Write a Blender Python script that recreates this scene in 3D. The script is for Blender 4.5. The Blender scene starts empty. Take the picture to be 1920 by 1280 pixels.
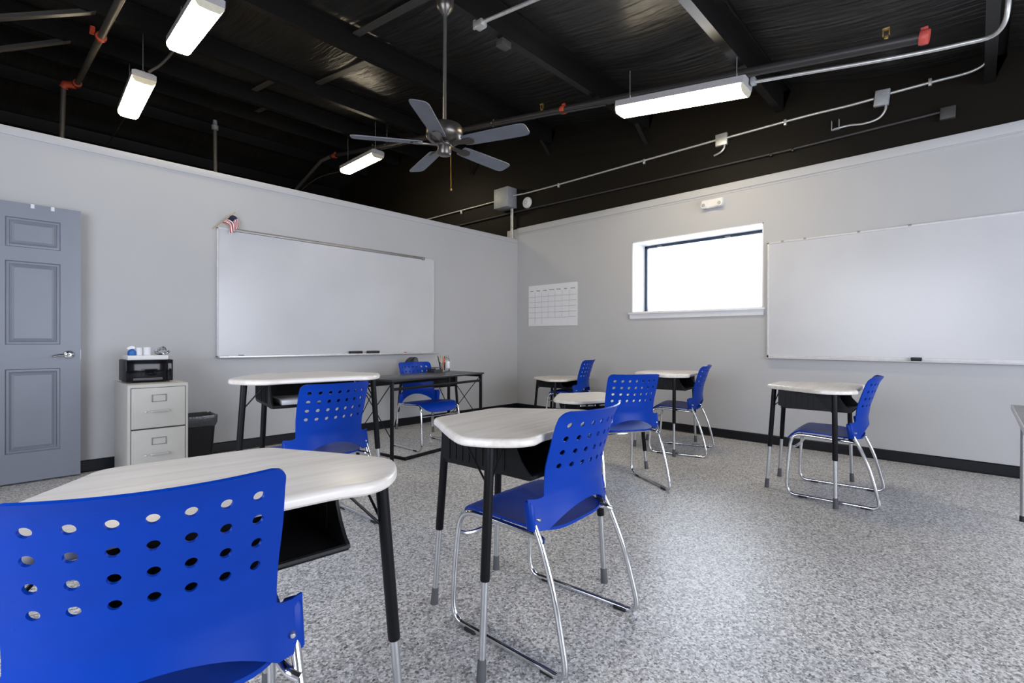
import bpy, bmesh, math, random
from mathutils import Vector, Matrix
random.seed(4)
PI = math.pi
COL = bpy.context.scene.collection
UC, VC = 5.5127, 5.1732          # right wall plane (x), left wall plane (y)
CAMH = 1.07

# ------------------------------------------------------------------ materials
def new_mat(name):
    m = bpy.data.materials.new(name); m.use_nodes = True
    nt = m.node_tree; b = nt.nodes['Principled BSDF']
    return m, nt, b
def nd(nt, typ, **kw):
    n = nt.nodes.new(typ)
    for k, v in kw.items():
        if k.startswith('i_'): n.inputs[k[2:].replace('_', ' ')].default_value = v
        else: setattr(n, k, v)
    return n
def ramp(nt, stops, interp='LINEAR'):
    r = nt.nodes.new('ShaderNodeValToRGB'); r.color_ramp.interpolation = interp
    el = r.color_ramp.elements
    while len(el) < len(stops): el.new(0.5)
    for e, (p, c) in zip(el, stops):
        e.position = p; e.color = (c[0], c[1], c[2], 1)
    return r
def plain(name, col, rough=.5, metal=0., spec=.5, noise=.06, nscale=30., bump=0., bscale=200., coat=0.):
    """principled surface with a little procedural tone and bump variation"""
    m, nt, b = new_mat(name)
    b.inputs['Roughness'].default_value = rough; b.inputs['Metallic'].default_value = metal
    b.inputs['Specular IOR Level'].default_value = spec
    b.inputs['Coat Weight'].default_value = coat
    tc = nd(nt, 'ShaderNodeTexCoord')
    nz = nd(nt, 'ShaderNodeTexNoise'); nz.inputs['Scale'].default_value = nscale; nz.inputs['Detail'].default_value = 3
    nt.links.new(tc.outputs['Object'], nz.inputs['Vector'])
    lo = tuple(c*(1-noise) for c in col); hi = tuple(min(1, c*(1+noise)) for c in col)
    r = ramp(nt, [(.3, lo), (.7, hi)])
    nt.links.new(nz.outputs['Fac'], r.inputs['Fac']); nt.links.new(r.outputs['Color'], b.inputs['Base Color'])
    if bump:
        n2 = nd(nt, 'ShaderNodeTexNoise'); n2.inputs['Scale'].default_value = bscale; n2.inputs['Detail'].default_value = 2
        nt.links.new(tc.outputs['Object'], n2.inputs['Vector'])
        bp = nd(nt, 'ShaderNodeBump'); bp.inputs['Strength'].default_value = bump; bp.inputs['Distance'].default_value = .003
        nt.links.new(n2.outputs['Fac'], bp.inputs['Height']); nt.links.new(bp.outputs['Normal'], b.inputs['Normal'])
    return m

def mat_floor():
    m, nt, b = new_mat('flake_floor')
    tc = nd(nt, 'ShaderNodeTexCoord')
    v1 = nd(nt, 'ShaderNodeTexVoronoi'); v1.inputs['Scale'].default_value = 125
    v2 = nd(nt, 'ShaderNodeTexVoronoi'); v2.inputs['Scale'].default_value = 230
    wn = nd(nt, 'ShaderNodeTexNoise'); wn.inputs['Scale'].default_value = 160; wn.inputs['Detail'].default_value = 1
    mx = nd(nt, 'ShaderNodeVectorMath', operation='MULTIPLY_ADD'); mx.inputs[1].default_value = (.012, .012, 0)
    nt.links.new(tc.outputs['Object'], wn.inputs['Vector'])
    nt.links.new(wn.outputs['Color'], mx.inputs[0]); nt.links.new(tc.outputs['Object'], mx.inputs[2])
    for v in (v1, v2): nt.links.new(mx.outputs[0], v.inputs['Vector'])
    s1 = nd(nt, 'ShaderNodeSeparateColor'); s2 = nd(nt, 'ShaderNodeSeparateColor')
    nt.links.new(v1.outputs['Color'], s1.inputs[0]); nt.links.new(v2.outputs['Color'], s2.inputs[0])
    r1 = ramp(nt, [(0, (.04, .04, .045)), (.14, (.20, .198, .20)), (.31, (.46, .455, .455)), (.54, (.68, .675, .67)), (.78, (.93, .93, .93))], 'CONSTANT')
    r2 = ramp(nt, [(0, (.10, .10, .105)), (.19, (.44, .435, .435)), (.50, (.66, .655, .65)), (.78, (.88, .88, .875))], 'CONSTANT')
    nt.links.new(s1.outputs[0], r1.inputs['Fac']); nt.links.new(s2.outputs[0], r2.inputs['Fac'])
    mix = nd(nt, 'ShaderNodeMix', data_type='RGBA'); mix.inputs['Factor'].default_value = .42
    nt.links.new(r1.outputs['Color'], mix.inputs['A']); nt.links.new(r2.outputs['Color'], mix.inputs['B'])
    big = nd(nt, 'ShaderNodeTexNoise'); big.inputs['Scale'].default_value = 1.3; big.inputs['Detail'].default_value = 4
    nt.links.new(tc.outputs['Object'], big.inputs['Vector'])
    rb = ramp(nt, [(.3, (.9, .9, .9)), (.7, (1.04, 1.04, 1.04))])
    nt.links.new(big.outputs['Fac'], rb.inputs['Fac'])
    mul = nd(nt, 'ShaderNodeMix', data_type='RGBA', blend_type='MULTIPLY'); mul.inputs['Factor'].default_value = 1
    nt.links.new(mix.outputs['Result'], mul.inputs['A']); nt.links.new(rb.outputs['Color'], mul.inputs['B'])
    nt.links.new(mul.outputs['Result'], b.inputs['Base Color'])
    b.inputs['Roughness'].default_value = .38; b.inputs['Specular IOR Level'].default_value = .5
    bp = nd(nt, 'ShaderNodeBump'); bp.inputs['Strength'].default_value = .25; bp.inputs['Distance'].default_value = .002
    nt.links.new(s1.outputs[1], bp.inputs['Height']); nt.links.new(bp.outputs['Normal'], b.inputs['Normal'])
    return m
def mat_wood():
    m, nt, b = new_mat('greige_laminate')
    tc = nd(nt, 'ShaderNodeTexCoord'); mp = nd(nt, 'ShaderNodeMapping'); mp.inputs['Scale'].default_value = (2.2, 26, 26)
    nz = nd(nt, 'ShaderNodeTexNoise'); nz.inputs['Scale'].default_value = 1.6; nz.inputs['Detail'].default_value = 6; nz.inputs['Roughness'].default_value = .62
    mp2 = nd(nt, 'ShaderNodeMapping'); mp2.inputs['Scale'].default_value = (1.0, 7, 7)
    n2 = nd(nt, 'ShaderNodeTexNoise'); n2.inputs['Scale'].default_value = 1.3; n2.inputs['Detail'].default_value = 3
    nt.links.new(tc.outputs['Object'], mp.inputs['Vector']); nt.links.new(mp.outputs[0], nz.inputs['Vector'])
    nt.links.new(tc.outputs['Object'], mp2.inputs['Vector']); nt.links.new(mp2.outputs[0], n2.inputs['Vector'])
    ad = nd(nt, 'ShaderNodeMath', operation='MULTIPLY_ADD'); ad.inputs[1].default_value = .55
    hf = nd(nt, 'ShaderNodeMath', operation='MULTIPLY'); hf.inputs[1].default_value = .45
    nt.links.new(n2.outputs['Fac'], hf.inputs[0]); nt.links.new(nz.outputs['Fac'], ad.inputs[0]); nt.links.new(hf.outputs[0], ad.inputs[2])
    r = ramp(nt, [(.34, (.60, .55, .495)), (.46, (.705, .66, .605)), (.56, (.775, .735, .685)), (.68, (.82, .79, .745))])
    nt.links.new(ad.outputs[0], r.inputs['Fac']); nt.links.new(r.outputs['Color'], b.inputs['Base Color'])
    b.inputs['Roughness'].default_value = .28; b.inputs['Specular IOR Level'].default_value = .45
    return m
def mat_wall(name, col, rough=.6):
    m, nt, b = new_mat(name)
    tc = nd(nt, 'ShaderNodeTexCoord')
    n1 = nd(nt, 'ShaderNodeTexNoise'); n1.inputs['Scale'].default_value = .9; n1.inputs['Detail'].default_value = 3
    n2 = nd(nt, 'ShaderNodeTexNoise'); n2.inputs['Scale'].default_value = 140; n2.inputs['Detail'].default_value = 2
    for n in (n1, n2): nt.links.new(tc.outputs['Object'], n.inputs['Vector'])
    r = ramp(nt, [(.3, tuple(c*.965 for c in col)), (.7, tuple(c*1.03 for c in col))])
    nt.links.new(n1.outputs['Fac'], r.inputs['Fac']); nt.links.new(r.outputs['Color'], b.inputs['Base Color'])
    bp = nd(nt, 'ShaderNodeBump'); bp.inputs['Strength'].default_value = .12; bp.inputs['Distance'].default_value = .003
    nt.links.new(n2.outputs['Fac'], bp.inputs['Height']); nt.links.new(bp.outputs['Normal'], b.inputs['Normal'])
    b.inputs['Roughness'].default_value = rough; b.inputs['Specular IOR Level'].default_value = .3 if max(col) > .1 else .1
    return m
def mat_roof():
    m, nt, b = new_mat('black_insulation')
    tc = nd(nt, 'ShaderNodeTexCoord'); mp = nd(nt, 'ShaderNodeMapping'); mp.inputs['Scale'].default_value = (9, .9, 1)
    nz = nd(nt, 'ShaderNodeTexNoise'); nz.inputs['Scale'].default_value = 2.2; nz.inputs['Detail'].default_value = 4; nz.inputs['Distortion'].default_value = .4
    nt.links.new(tc.outputs['Object'], mp.inputs['Vector']); nt.links.new(mp.outputs[0], nz.inputs['Vector'])
    bp = nd(nt, 'ShaderNodeBump'); bp.inputs['Strength'].default_value = .45; bp.inputs['Distance'].default_value = .03
    nt.links.new(nz.outputs['Fac'], bp.inputs['Height']); nt.links.new(bp.outputs['Normal'], b.inputs['Normal'])
    r = ramp(nt, [(.3, (.010, .0095, .0092)), (.7, (.022, .0205, .0195))])
    nt.links.new(nz.outputs['Fac'], r.inputs['Fac']); nt.links.new(r.outputs['Color'], b.inputs['Base Color'])
    b.inputs['Roughness'].default_value = .33; b.inputs['Specular IOR Level'].default_value = .6
    return m
def mat_emit(name, col, strength):
    m, nt, b = new_mat(name)
    tc = nd(nt, 'ShaderNodeTexCoord'); wv = nd(nt, 'ShaderNodeTexNoise'); wv.inputs['Scale'].default_value = 3
    nt.links.new(tc.outputs['Object'], wv.inputs['Vector'])
    r = ramp(nt, [(.3, tuple(c*.96 for c in col)), (.7, col)])
    nt.links.new(wv.outputs['Fac'], r.inputs['Fac'])
    nt.links.new(r.outputs['Color'], b.inputs['Emission Color']); b.inputs['Emission Strength'].default_value = strength
    b.inputs['Base Color'].default_value = (.8, .78, .7, 1)
    return m
def mat_glass(name, tint=(.96, .98, 1)):
    m = bpy.data.materials.new(name); m.use_nodes = True; nt = m.node_tree
    nt.nodes.clear()
    out = nd(nt, 'ShaderNodeOutputMaterial'); mx = nd(nt, 'ShaderNodeMixShader')
    tr = nd(nt, 'ShaderNodeBsdfTransparent'); tr.inputs[0].default_value = (*tint, 1)
    gl = nd(nt, 'ShaderNodeBsdfGlossy'); gl.inputs['Roughness'].default_value = .03
    fr = nd(nt, 'ShaderNodeFresnel'); fr.inputs[0].default_value = 1.45
    nt.links.new(fr.outputs[0], mx.inputs[0]); nt.links.new(tr.outputs[0], mx.inputs[1]); nt.links.new(gl.outputs[0], mx.inputs[2])
    nt.links.new(mx.outputs[0], out.inputs[0])
    return m
def mat_board():
    m, nt, b = new_mat('whiteboard_enamel')
    tc = nd(nt, 'ShaderNodeTexCoord'); nz = nd(nt, 'ShaderNodeTexNoise'); nz.inputs['Scale'].default_value = 1.8; nz.inputs['Detail'].default_value = 5
    nt.links.new(tc.outputs['Object'], nz.inputs['Vector'])
    r = ramp(nt, [(.3, (.535, .54, .56)), (.7, (.58, .585, .60))])
    nt.links.new(nz.outputs['Fac'], r.inputs['Fac']); nt.links.new(r.outputs['Color'], b.inputs['Base Color'])
    rr = ramp(nt, [(.3, (.2, .2, .2)), (.7, (.27, .27, .27))]); nt.links.new(nz.outputs['Fac'], rr.inputs['Fac'])
    nt.links.new(rr.outputs['Color'], b.inputs['Roughness'])
    b.inputs['Specular IOR Level'].default_value = .5
    return m
def mat_flag():
    m, nt, b = new_mat('striped_cloth')
    tc = nd(nt, 'ShaderNodeTexCoord'); sp = nd(nt, 'ShaderNodeSeparateXYZ')
    nt.links.new(tc.outputs['UV'], sp.inputs[0])
    ml = nd(nt, 'ShaderNodeMath', operation='MULTIPLY'); ml.inputs[1].default_value = 6.5
    fr = nd(nt, 'ShaderNodeMath', operation='FRACT'); gt = nd(nt, 'ShaderNodeMath', operation='GREATER_THAN'); gt.inputs[1].default_value = .5
    nt.links.new(sp.outputs[1], ml.inputs[0]); nt.links.new(ml.outputs[0], fr.inputs[0]); nt.links.new(fr.outputs[0], gt.inputs[0])
    mx = nd(nt, 'ShaderNodeMix', data_type='RGBA'); mx.inputs['A'].default_value = (.35, .03, .05, 1); mx.inputs['B'].default_value = (.85, .78, .76, 1)
    nt.links.new(gt.outputs[0], mx.inputs['Factor'])
    cx = nd(nt, 'ShaderNodeMath', operation='LESS_THAN'); cx.inputs[1].default_value = .4
    cy = nd(nt, 'ShaderNodeMath', operation='GREATER_THAN'); cy.inputs[1].default_value = .46
    cm = nd(nt, 'ShaderNodeMath', operation='MULTIPLY')
    nt.links.new(sp.outputs[0], cx.inputs[0]); nt.links.new(sp.outputs[1], cy.inputs[0])
    nt.links.new(cx.outputs[0], cm.inputs[0]); nt.links.new(cy.outputs[0], cm.inputs[1])
    m2 = nd(nt, 'ShaderNodeMix', data_type='RGBA'); m2.inputs['B'].default_value = (.012, .02, .05, 1)
    nt.links.new(cm.outputs[0], m2.inputs['Factor']); nt.links.new(mx.outputs['Result'], m2.inputs['A'])
    nt.links.new(m2.outputs['Result'], b.inputs['Base Color']); b.inputs['Roughness'].default_value = .8
    return m

M = dict(
 floor=mat_floor(), wood=mat_wood(), board=mat_board(), roof=mat_roof(), flag=mat_flag(), pane=mat_glass('window_glass'),
 clear=mat_glass('clear_plastic', (.9, .93, .95)),
 wall=mat_wall('grey_wall_paint', (.47, .473, .48)), wallcap=mat_wall('grey_trim_paint', (.50, .503, .51)),
 black_wall=mat_wall('black_wall_paint', (.0095, .008, .006), .5),
 baseb=plain('black_rubber_base', (.005, .006, .009), .4, spec=.3),
 steel=plain('black_painted_steel', (.009, .0085, .0085), .36, spec=.3),
 steel2=plain('dark_grey_steel', (.05, .048, .045), .42),
 pipe=plain('black_pipe', (.035, .033, .033), .4),
 dullpipe=plain('dull_steel_pipe', (.20, .185, .165), .45, metal=.6),
 galv=plain('galvanised_conduit', (.62, .62, .60), .38, metal=.7, noise=.1),
 galvbox=plain('galvanised_box', (.36, .38, .40), .5, metal=.35, noise=.12),
 orange=plain('orange_coupling', (.55, .07, .025), .5, noise=.2, nscale=80),
 redcap=plain('red_pipe_cap', (.62, .10, .08), .4, noise=.15, nscale=60),
 brass=plain('brass', (.55, .38, .14), .35, metal=.9),
 blue=plain('blue_plastic', (.0002, .038, .335), .38, spec=.18, noise=.03, bump=.04, bscale=900),
 chrome=plain('chrome_tube', (.72, .73, .74), .14, metal=1., noise=.02),
 satin=plain('satin_steel_insert', (.56, .57, .58), .3, metal=.9),
 blackm=plain('black_powder_coat', (.005, .005, .0065), .42, spec=.2),
 blackp=plain('black_moulded_plastic', (.006, .006, .007), .48, spec=.25, bump=.1, bscale=500),
 greycap=plain('grey_rubber_cap', (.085, .088, .095), .6),
 glide=plain('black_glide', (.012, .012, .012), .5),
 fanm=plain('fan_bronze', (.13, .12, .11), .3, metal=.85),
 rod=plain('brushed_rod', (.33, .32, .31), .3, metal=.9),
 blade=plain('fan_blade_grey', (.12, .13, .155), .5, noise=.12, nscale=8),
 lens=mat_emit('lit_lens', (1., .85, .60), 36.),
 lenscap=plain('acrylic_end', (.75, .70, .55), .3),
 housing=plain('fixture_grey', (.40, .39, .40), .45),
 door=plain('grey_door_paint', (.215, .235, .28), .38, noise=.03, nscale=4),
 white=plain('white_paint', (.74, .75, .78), .4, noise=.02),
 whitep=plain('white_plastic', (.72, .72, .71), .4, noise=.02),
 paper=plain('paper', (.74, .745, .77), .7, noise=.02),
 ink=plain('grey_ink', (.16, .16, .17), .7), line=plain('grid_line_ink', (.34, .34, .37), .7),
 alu=plain('aluminium_trim', (.66, .66, .67), .35, metal=.5), alud=plain('dull_aluminium', (.28, .265, .25), .4, metal=.5),
 bwhite=plain('board_frame_white', (.62, .62, .64), .4),
 frameblue=plain('window_frame_bronze', (.022, .04, .065), .4),
 cab=plain('putty_metal', (.53, .52, .48), .42, noise=.03, nscale=6), cabgap=plain('dark_gap', (.03, .03, .03), .7),
 gloss=plain('black_glass', (.005, .005, .007), .09, spec=.3), matteb=plain('matte_black', (.014, .014, .016), .5),
 liner=plain('clear_bin_liner', (.055, .057, .065), .2, bump=.8, bscale=40),
 wood2=plain('birch_stick', (.45, .32, .16), .6), bluep=plain('blue_label', (.01, .12, .42), .4),
 green=plain('green_marker', (.02, .22, .18), .4), red=plain('red_marker', (.55, .03, .04), .4),
 yellow=plain('yellow_pencil', (.75, .36, .03), .45), orangep=plain('orange_pencil', (.75, .16, .02), .45),
 tgrey=plain('grey_laminate', (.36, .37, .38), .4), felt=plain('felt', (.02, .02, .022), .9),
 tcol=plain('black_laminate', (.016, .017, .02), .33),
 wire=plain('hanger_wire', (.5, .5, .5), .4, metal=.6),
)

# ------------------------------------------------------------------ mesh helpers
def finish(name, bm, mat, parent=None, smooth=True, angle=38, loc=None):
    bmesh.ops.recalc_face_normals(bm, faces=bm.faces)
    me = bpy.data.meshes.new(name); bm.to_mesh(me); bm.free()
    me.materials.append(mat)
    if smooth:
        me.polygons.foreach_set('use_smooth', [True]*len(me.polygons))
        try: me.set_sharp_from_angle(angle=math.radians(angle))
        except Exception: pass
    o = bpy.data.objects.new(name, me); COL.objects.link(o)
    if parent: o.parent = parent
    if loc: o.location = loc
    return o
def tag(o, label=None, cat=None, group=None, kind=None):
    if label: o['label'] = label
    if cat: o['category'] = cat
    if group: o['group'] = group
    if kind: o['kind'] = kind
    return o
def thing(name, label, cat, loc=(0, 0, 0), rot=0, group=None):
    o = bpy.data.objects.new(name, None); COL.objects.link(o)
    o.empty_display_size = .1; o.location = loc; o.rotation_euler = (0, 0, rot)
    return tag(o, label, cat, group)
def struct(name, bm, mat, parent=None, **kw):
    o = finish(name, bm, mat, parent, **kw)
    if parent is None: o['kind'] = 'structure'
    return o
def copy_tree(o, parent=None):
    c = o.copy(); COL.objects.link(c)
    if parent: c.parent = parent
    for ch in list(o.children): copy_tree(ch, c)
    return c
def BM(): return bmesh.new()
def box(bm, x0, x1, y0, y1, z0, z1, bev=0., seg=2):
    n0 = set(bm.verts)
    r = bmesh.ops.create_cube(bm, size=1)
    for v in r['verts']:
        v.co = Vector((x0+(v.co.x+.5)*(x1-x0), y0+(v.co.y+.5)*(y1-y0), z0+(v.co.z+.5)*(z1-z0)))
    if bev:
        es = list({e for v in r['verts'] for e in v.link_edges})
        bmesh.ops.bevel(bm, geom=es, offset=bev, segments=seg, affect='EDGES', profile=.5)
    return [v for v in bm.verts if v not in n0]
def xform(bm, verts, mtx):
    for v in verts: v.co = mtx @ v.co
def smooth_path(pts, n=6, closed=False):
    P = [Vector(p) for p in pts]; out = []
    N = len(P)
    for i in range(N-1):
        p0 = P[i-1] if i > 0 else P[0]*2-P[1]
        p1, p2 = P[i], P[i+1]
        p3 = P[i+2] if i+2 < N else P[-1]*2-P[-2]
        # centripetal parameterisation keeps corners from overshooting
        t0 = 0; t1 = t0+max(1e-5, (p1-p0).length**.5); t2 = t1+max(1e-5, (p2-p1).length**.5); t3 = t2+max(1e-5, (p3-p2).length**.5)
        for k in range(n):
            t = t1+(t2-t1)*k/n
            A1 = p0*((t1-t)/(t1-t0))+p1*((t-t0)/(t1-t0)); A2 = p1*((t2-t)/(t2-t1))+p2*((t-t1)/(t2-t1)); A3 = p2*((t3-t)/(t3-t2))+p3*((t-t2)/(t3-t2))
            B1 = A1*((t2-t)/(t2-t0))+A2*((t-t0)/(t2-t0)); B2 = A2*((t3-t)/(t3-t1))+A3*((t-t1)/(t3-t1))
            out.append(B1*((t2-t)/(t2-t1))+B2*((t-t1)/(t2-t1)))
    out.append(P[-1]); return out
def tube(bm, pts, r, seg=10, radii=None, caps=True):
    P = [Vector(p) for p in pts]; n = len(P)
    T = []
    for i in range(n):
        d = (P[min(i+1, n-1)]-P[max(i-1, 0)])
        T.append(d.normalized() if d.length > 1e-9 else Vector((0, 0, 1)))
    up = Vector((0, 0, 1)) if abs(T[0].z) < .9 else Vector((1, 0, 0))
    nrm = (up-T[0]*up.dot(T[0])).normalized(); rings = []
    for i in range(n):
        nrm = (nrm-T[i]*nrm.dot(T[i])); nrm = nrm.normalized() if nrm.length > 1e-6 else T[i].orthogonal().normalized()
        bi = T[i].cross(nrm); rr = radii[i] if radii else r
        rings.append([bm.verts.new(P[i]+(nrm*math.cos(2*PI*k/seg)+bi*math.sin(2*PI*k/seg))*rr) for k in range(seg)])
    for a, b in zip(rings, rings[1:]):
        for k in range(seg): bm.faces.new((a[k], a[(k+1) % seg], b[(k+1) % seg], b[k]))
    if caps: bm.faces.new(rings[0][::-1]); bm.faces.new(rings[-1])
def lathe(bm, prof, c=(0, 0, 0), seg=24, axis='Z'):
    """prof: list of (r, h); revolve round an axis through c"""
    rings = []; c = Vector(c)
    for r, h in prof:
        ring = []
        for k in range(seg):
            a = 2*PI*k/seg; u, w = r*math.cos(a), r*math.sin(a)
            p = {'Z': (u, w, h), 'X': (h, u, w), 'Y': (w, h, u)}[axis]
            ring.append(bm.verts.new(c+Vector(p)))
        rings.append(ring)
    for a, b in zip(rings, rings[1:]):
        for k in range(seg): bm.faces.new((a[k], a[(k+1) % seg], b[(k+1) % seg], b[k]))
    if prof[0][0] > 1e-6: bm.faces.new(rings[0][::-1])
    if prof[-1][0] > 1e-6: bm.faces.new(rings[-1])
    bmesh.ops.remove_doubles(bm, verts=bm.verts, dist=1e-6)
def loops_solid(bm, loops):
    """stack of equal-length vertex loops, capped at both ends"""
    R = [[bm.verts.new(p) for p in lp] for lp in loops]; n = len(R[0])
    for a, b in zip(R, R[1:]):
        for k in range(n): bm.faces.new((a[k], a[(k+1) % n], b[(k+1) % n], b[k]))
    bm.faces.new(R[0][::-1]); bm.faces.new(R[-1])
def bar(bm, a, b, w, h, up=(0, 0, 1)):
    """rectangular bar from a to b"""
    a, b = Vector(a), Vector(b); t = (b-a).normalized(); up = Vector(up)
    s = t.cross(up).normalized() if abs(t.dot(up)) < .98 else t.cross(Vector((1, 0, 0))).normalized()
    u = s.cross(t)
    loops_solid(bm, [[p+s*(sx*w/2)+u*(sz*h/2) for sx, sz in ((-1, -1), (1, -1), (1, 1), (-1, 1))] for p in (a, b)])
def prism_xz(bm, poly, y0, y1):
    loops_solid(bm, [[Vector((x, y, z)) for x, z in poly] for y in (y0, y1)])
def prism_yz(bm, poly, x0, x1):
    loops_solid(bm, [[Vector((x, y, z)) for y, z in poly] for x in (x0, x1)])

# ------------------------------------------------------------------ room shell
def sheet(bm, a, b, c, d): bm.faces.new([bm.verts.new(Vector(p)) for p in (a, b, c, d)])
XW, YN, YF = -2.2, -3.4, 14.0      # back wall, near wall, far end of the hall
b = BM(); box(b, XW, 6.2, YN, YF, -.12, 0); struct('floor', b, M['floor'], smooth=False)
b = BM(); box(b, XW, UC, VC, VC+.13, 0, 2.634); struct('wall_left', b, M['wall'], smooth=False)
# right wall with the window opening
WY0, WY1, WZ0, WZ1 = 1.625, 3.172, 1.425, 2.32
b = BM()
for y0, y1, z0, z1 in ((YN, WY0, 0, 2.803), (WY1, 5.40, 0, 2.803), (WY0, WY1, 0, WZ0), (WY0, WY1, WZ1, 2.803)):
    box(b, UC, UC+.36, y0, y1, z0, z1)
struct('wall_right', b, M['wall'], smooth=False)
RZ = lambda y: (CAMH+2.36+y/6) if y <= 9.15 else (CAMH+2.36+9.15/6-(y-9.15)/6)
b = BM(); prism_yz(b, [(YN, 2.803), (5.40, 2.803), (5.40, 0), (YF, 0), (YF, RZ(YF)+.1), (9.15, RZ(9.15)+.1), (YN, RZ(YN)+.1)], UC+.004, UC+.36)
struct('wall_right_upper', b, M['black_wall'], smooth=False)
b = BM(); box(b, XW-.15, XW, YN, YF, 0, 2.8); struct('wall_back', b, M['wall'], smooth=False)
b = BM(); prism_yz(b, [(YN, 2.8), (YF, 2.8), (YF, RZ(YF)+.1), (9.15, RZ(9.15)+.1), (YN, RZ(YN)+.1)], XW-.15, XW-.004); struct('wall_back_upper', b, M['black_wall'], smooth=False)
b = BM(); box(b, XW-.15, 6.2, YN-.15, YN, 0, 3.2); struct('wall_near', b, M['wall'], smooth=False)
b = BM(); box(b, XW-.15, 6.2, YF, YF+.15, 0, 5.2); struct('wall_far', b, M['black_wall'], smooth=False)
# roof lining, sagging between the purlins
PUR = [(-1.62, 2.92), (-.10, 3.17), (1.44, 3.43), (2.94, 3.685), (4.49, 3.94), (6.2, 4.24), (7.40, 4.42), (8.47, 4.60), (9.72, 4.65), (11.0, 4.43), (12.4, 4.20)]
py = [p[0] for p in PUR]
def sag(y):
    for a, c in zip(py, py[1:]):
        if a <= y <= c: return .055*math.sin(PI*(y-a)/(c-a))
    return 0
b = BM(); ys = []; y = YN-.1
while y < YF+.16: ys.append(y); y += .12
ys = sorted(ys+[9.15]); xs = [XW-.1+i*.4 for i in range(22)]
g = [[b.verts.new((x, yy, RZ(yy)-sag(yy)+.012*math.sin(x*2.1+yy))) for x in xs] for yy in ys]
for i in range(len(ys)-1):
    for j in range(len(xs)-1): b.faces.new((g[i][j], g[i+1][j], g[i+1][j+1], g[i][j+1]))
struct('ceiling', b, M['roof'], angle=80)
# base boards and trims
def base_profile(t=.012, h=.095): return [(0, 0), (t+.006, 0), (t, .012), (t, h-.008), (t-.006, h), (0, h)]
b = BM(); prism_yz(b, [(VC-p, z) for p, z in base_profile()], XW, UC); struct('baseboard_left', b, M['baseb'], angle=20)
b = BM(); loops_solid(b, [[Vector((UC-p, yy, z)) for p, z in base_profile()] for yy in (YN, VC-.013)]); struct('baseboard_right', b, M['baseb'], angle=20)
b = BM(); box(b, XW, UC-.004, VC-.012, VC+.142, 2.575, 2.64, .004); struct('trim_1', b, M['wallcap'])
b = BM(); box(b, UC-.012, UC+.02, YN, VC+.0, 2.725, 2.81, .004); struct('trim_2', b, M['wallcap'])
b = BM(); box(b, UC-.006, UC+.01, YN, VC, 2.700, 2.712, .002); struct('trim_3', b, M['wallcap'])

# window: reveal liner, frame, pane, sill
w = bpy.data.objects.new('window_1', None); COL.objects.link(w); w.location = (UC, (WY0+WY1)/2, WZ0); w['kind'] = 'structure'
def wloc(o): o.location = (-UC, -(WY0+WY1)/2, -WZ0); return o
b = BM(); t = .012
for y0, y1, z0, z1 in ((WY0, WY0+t, WZ0, WZ1), (WY1-t, WY1, WZ0, WZ1), (WY0, WY1, WZ1-t, WZ1), (WY0, WY1, WZ0, WZ0+t)): box(b, UC-.002, UC+.345, y0, y1, z0, z1)
wloc(finish('window_reveal', b, M['white'], w, smooth=False))
b = BM(); t = .045
for y0, y1, z0, z1 in ((WY0+.01, WY0+t, WZ0+.01, WZ1-.01), (WY1-t, WY1-.01, WZ0+.01, WZ1-.01), (WY0+.01, WY1-.01, WZ1-t, WZ1-.01), (WY0+.01, WY1-.01, WZ0+.01, WZ0+.03)): box(b, UC+.30, UC+.345, y0, y1, z0, z1, .004)
wloc(finish('window_frame', b, M['frameblue'], w))
b = BM(); box(b, UC+.320, UC+.326, WY0+.03, WY1-.03, WZ0+.02, WZ1-.03); wloc(finish('window_pane', b, M['pane'], w, smooth=False))
b = BM()
for yy in (2.10, 2.95): box(b, UC+.285, UC+.312, yy-.03, yy+.03, WZ1-.05, WZ1-.025, .005)
wloc(finish('latch', b, M['alud'], w))
b = BM(); box(b, UC-.045, UC+.30, WY0-.02, WY1+.035, WZ0-.022, WZ0+.003, .006)
loops_solid(b, [[Vector((UC-p, yy, z)) for p, z in ((0, WZ0-.022), (.03, WZ0-.022), (.018, WZ0-.078), (0, WZ0-.078))] for yy in (WY0-.005, WY1+.02)])
wloc(finish('window_sill', b, M['white'], w))

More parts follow.
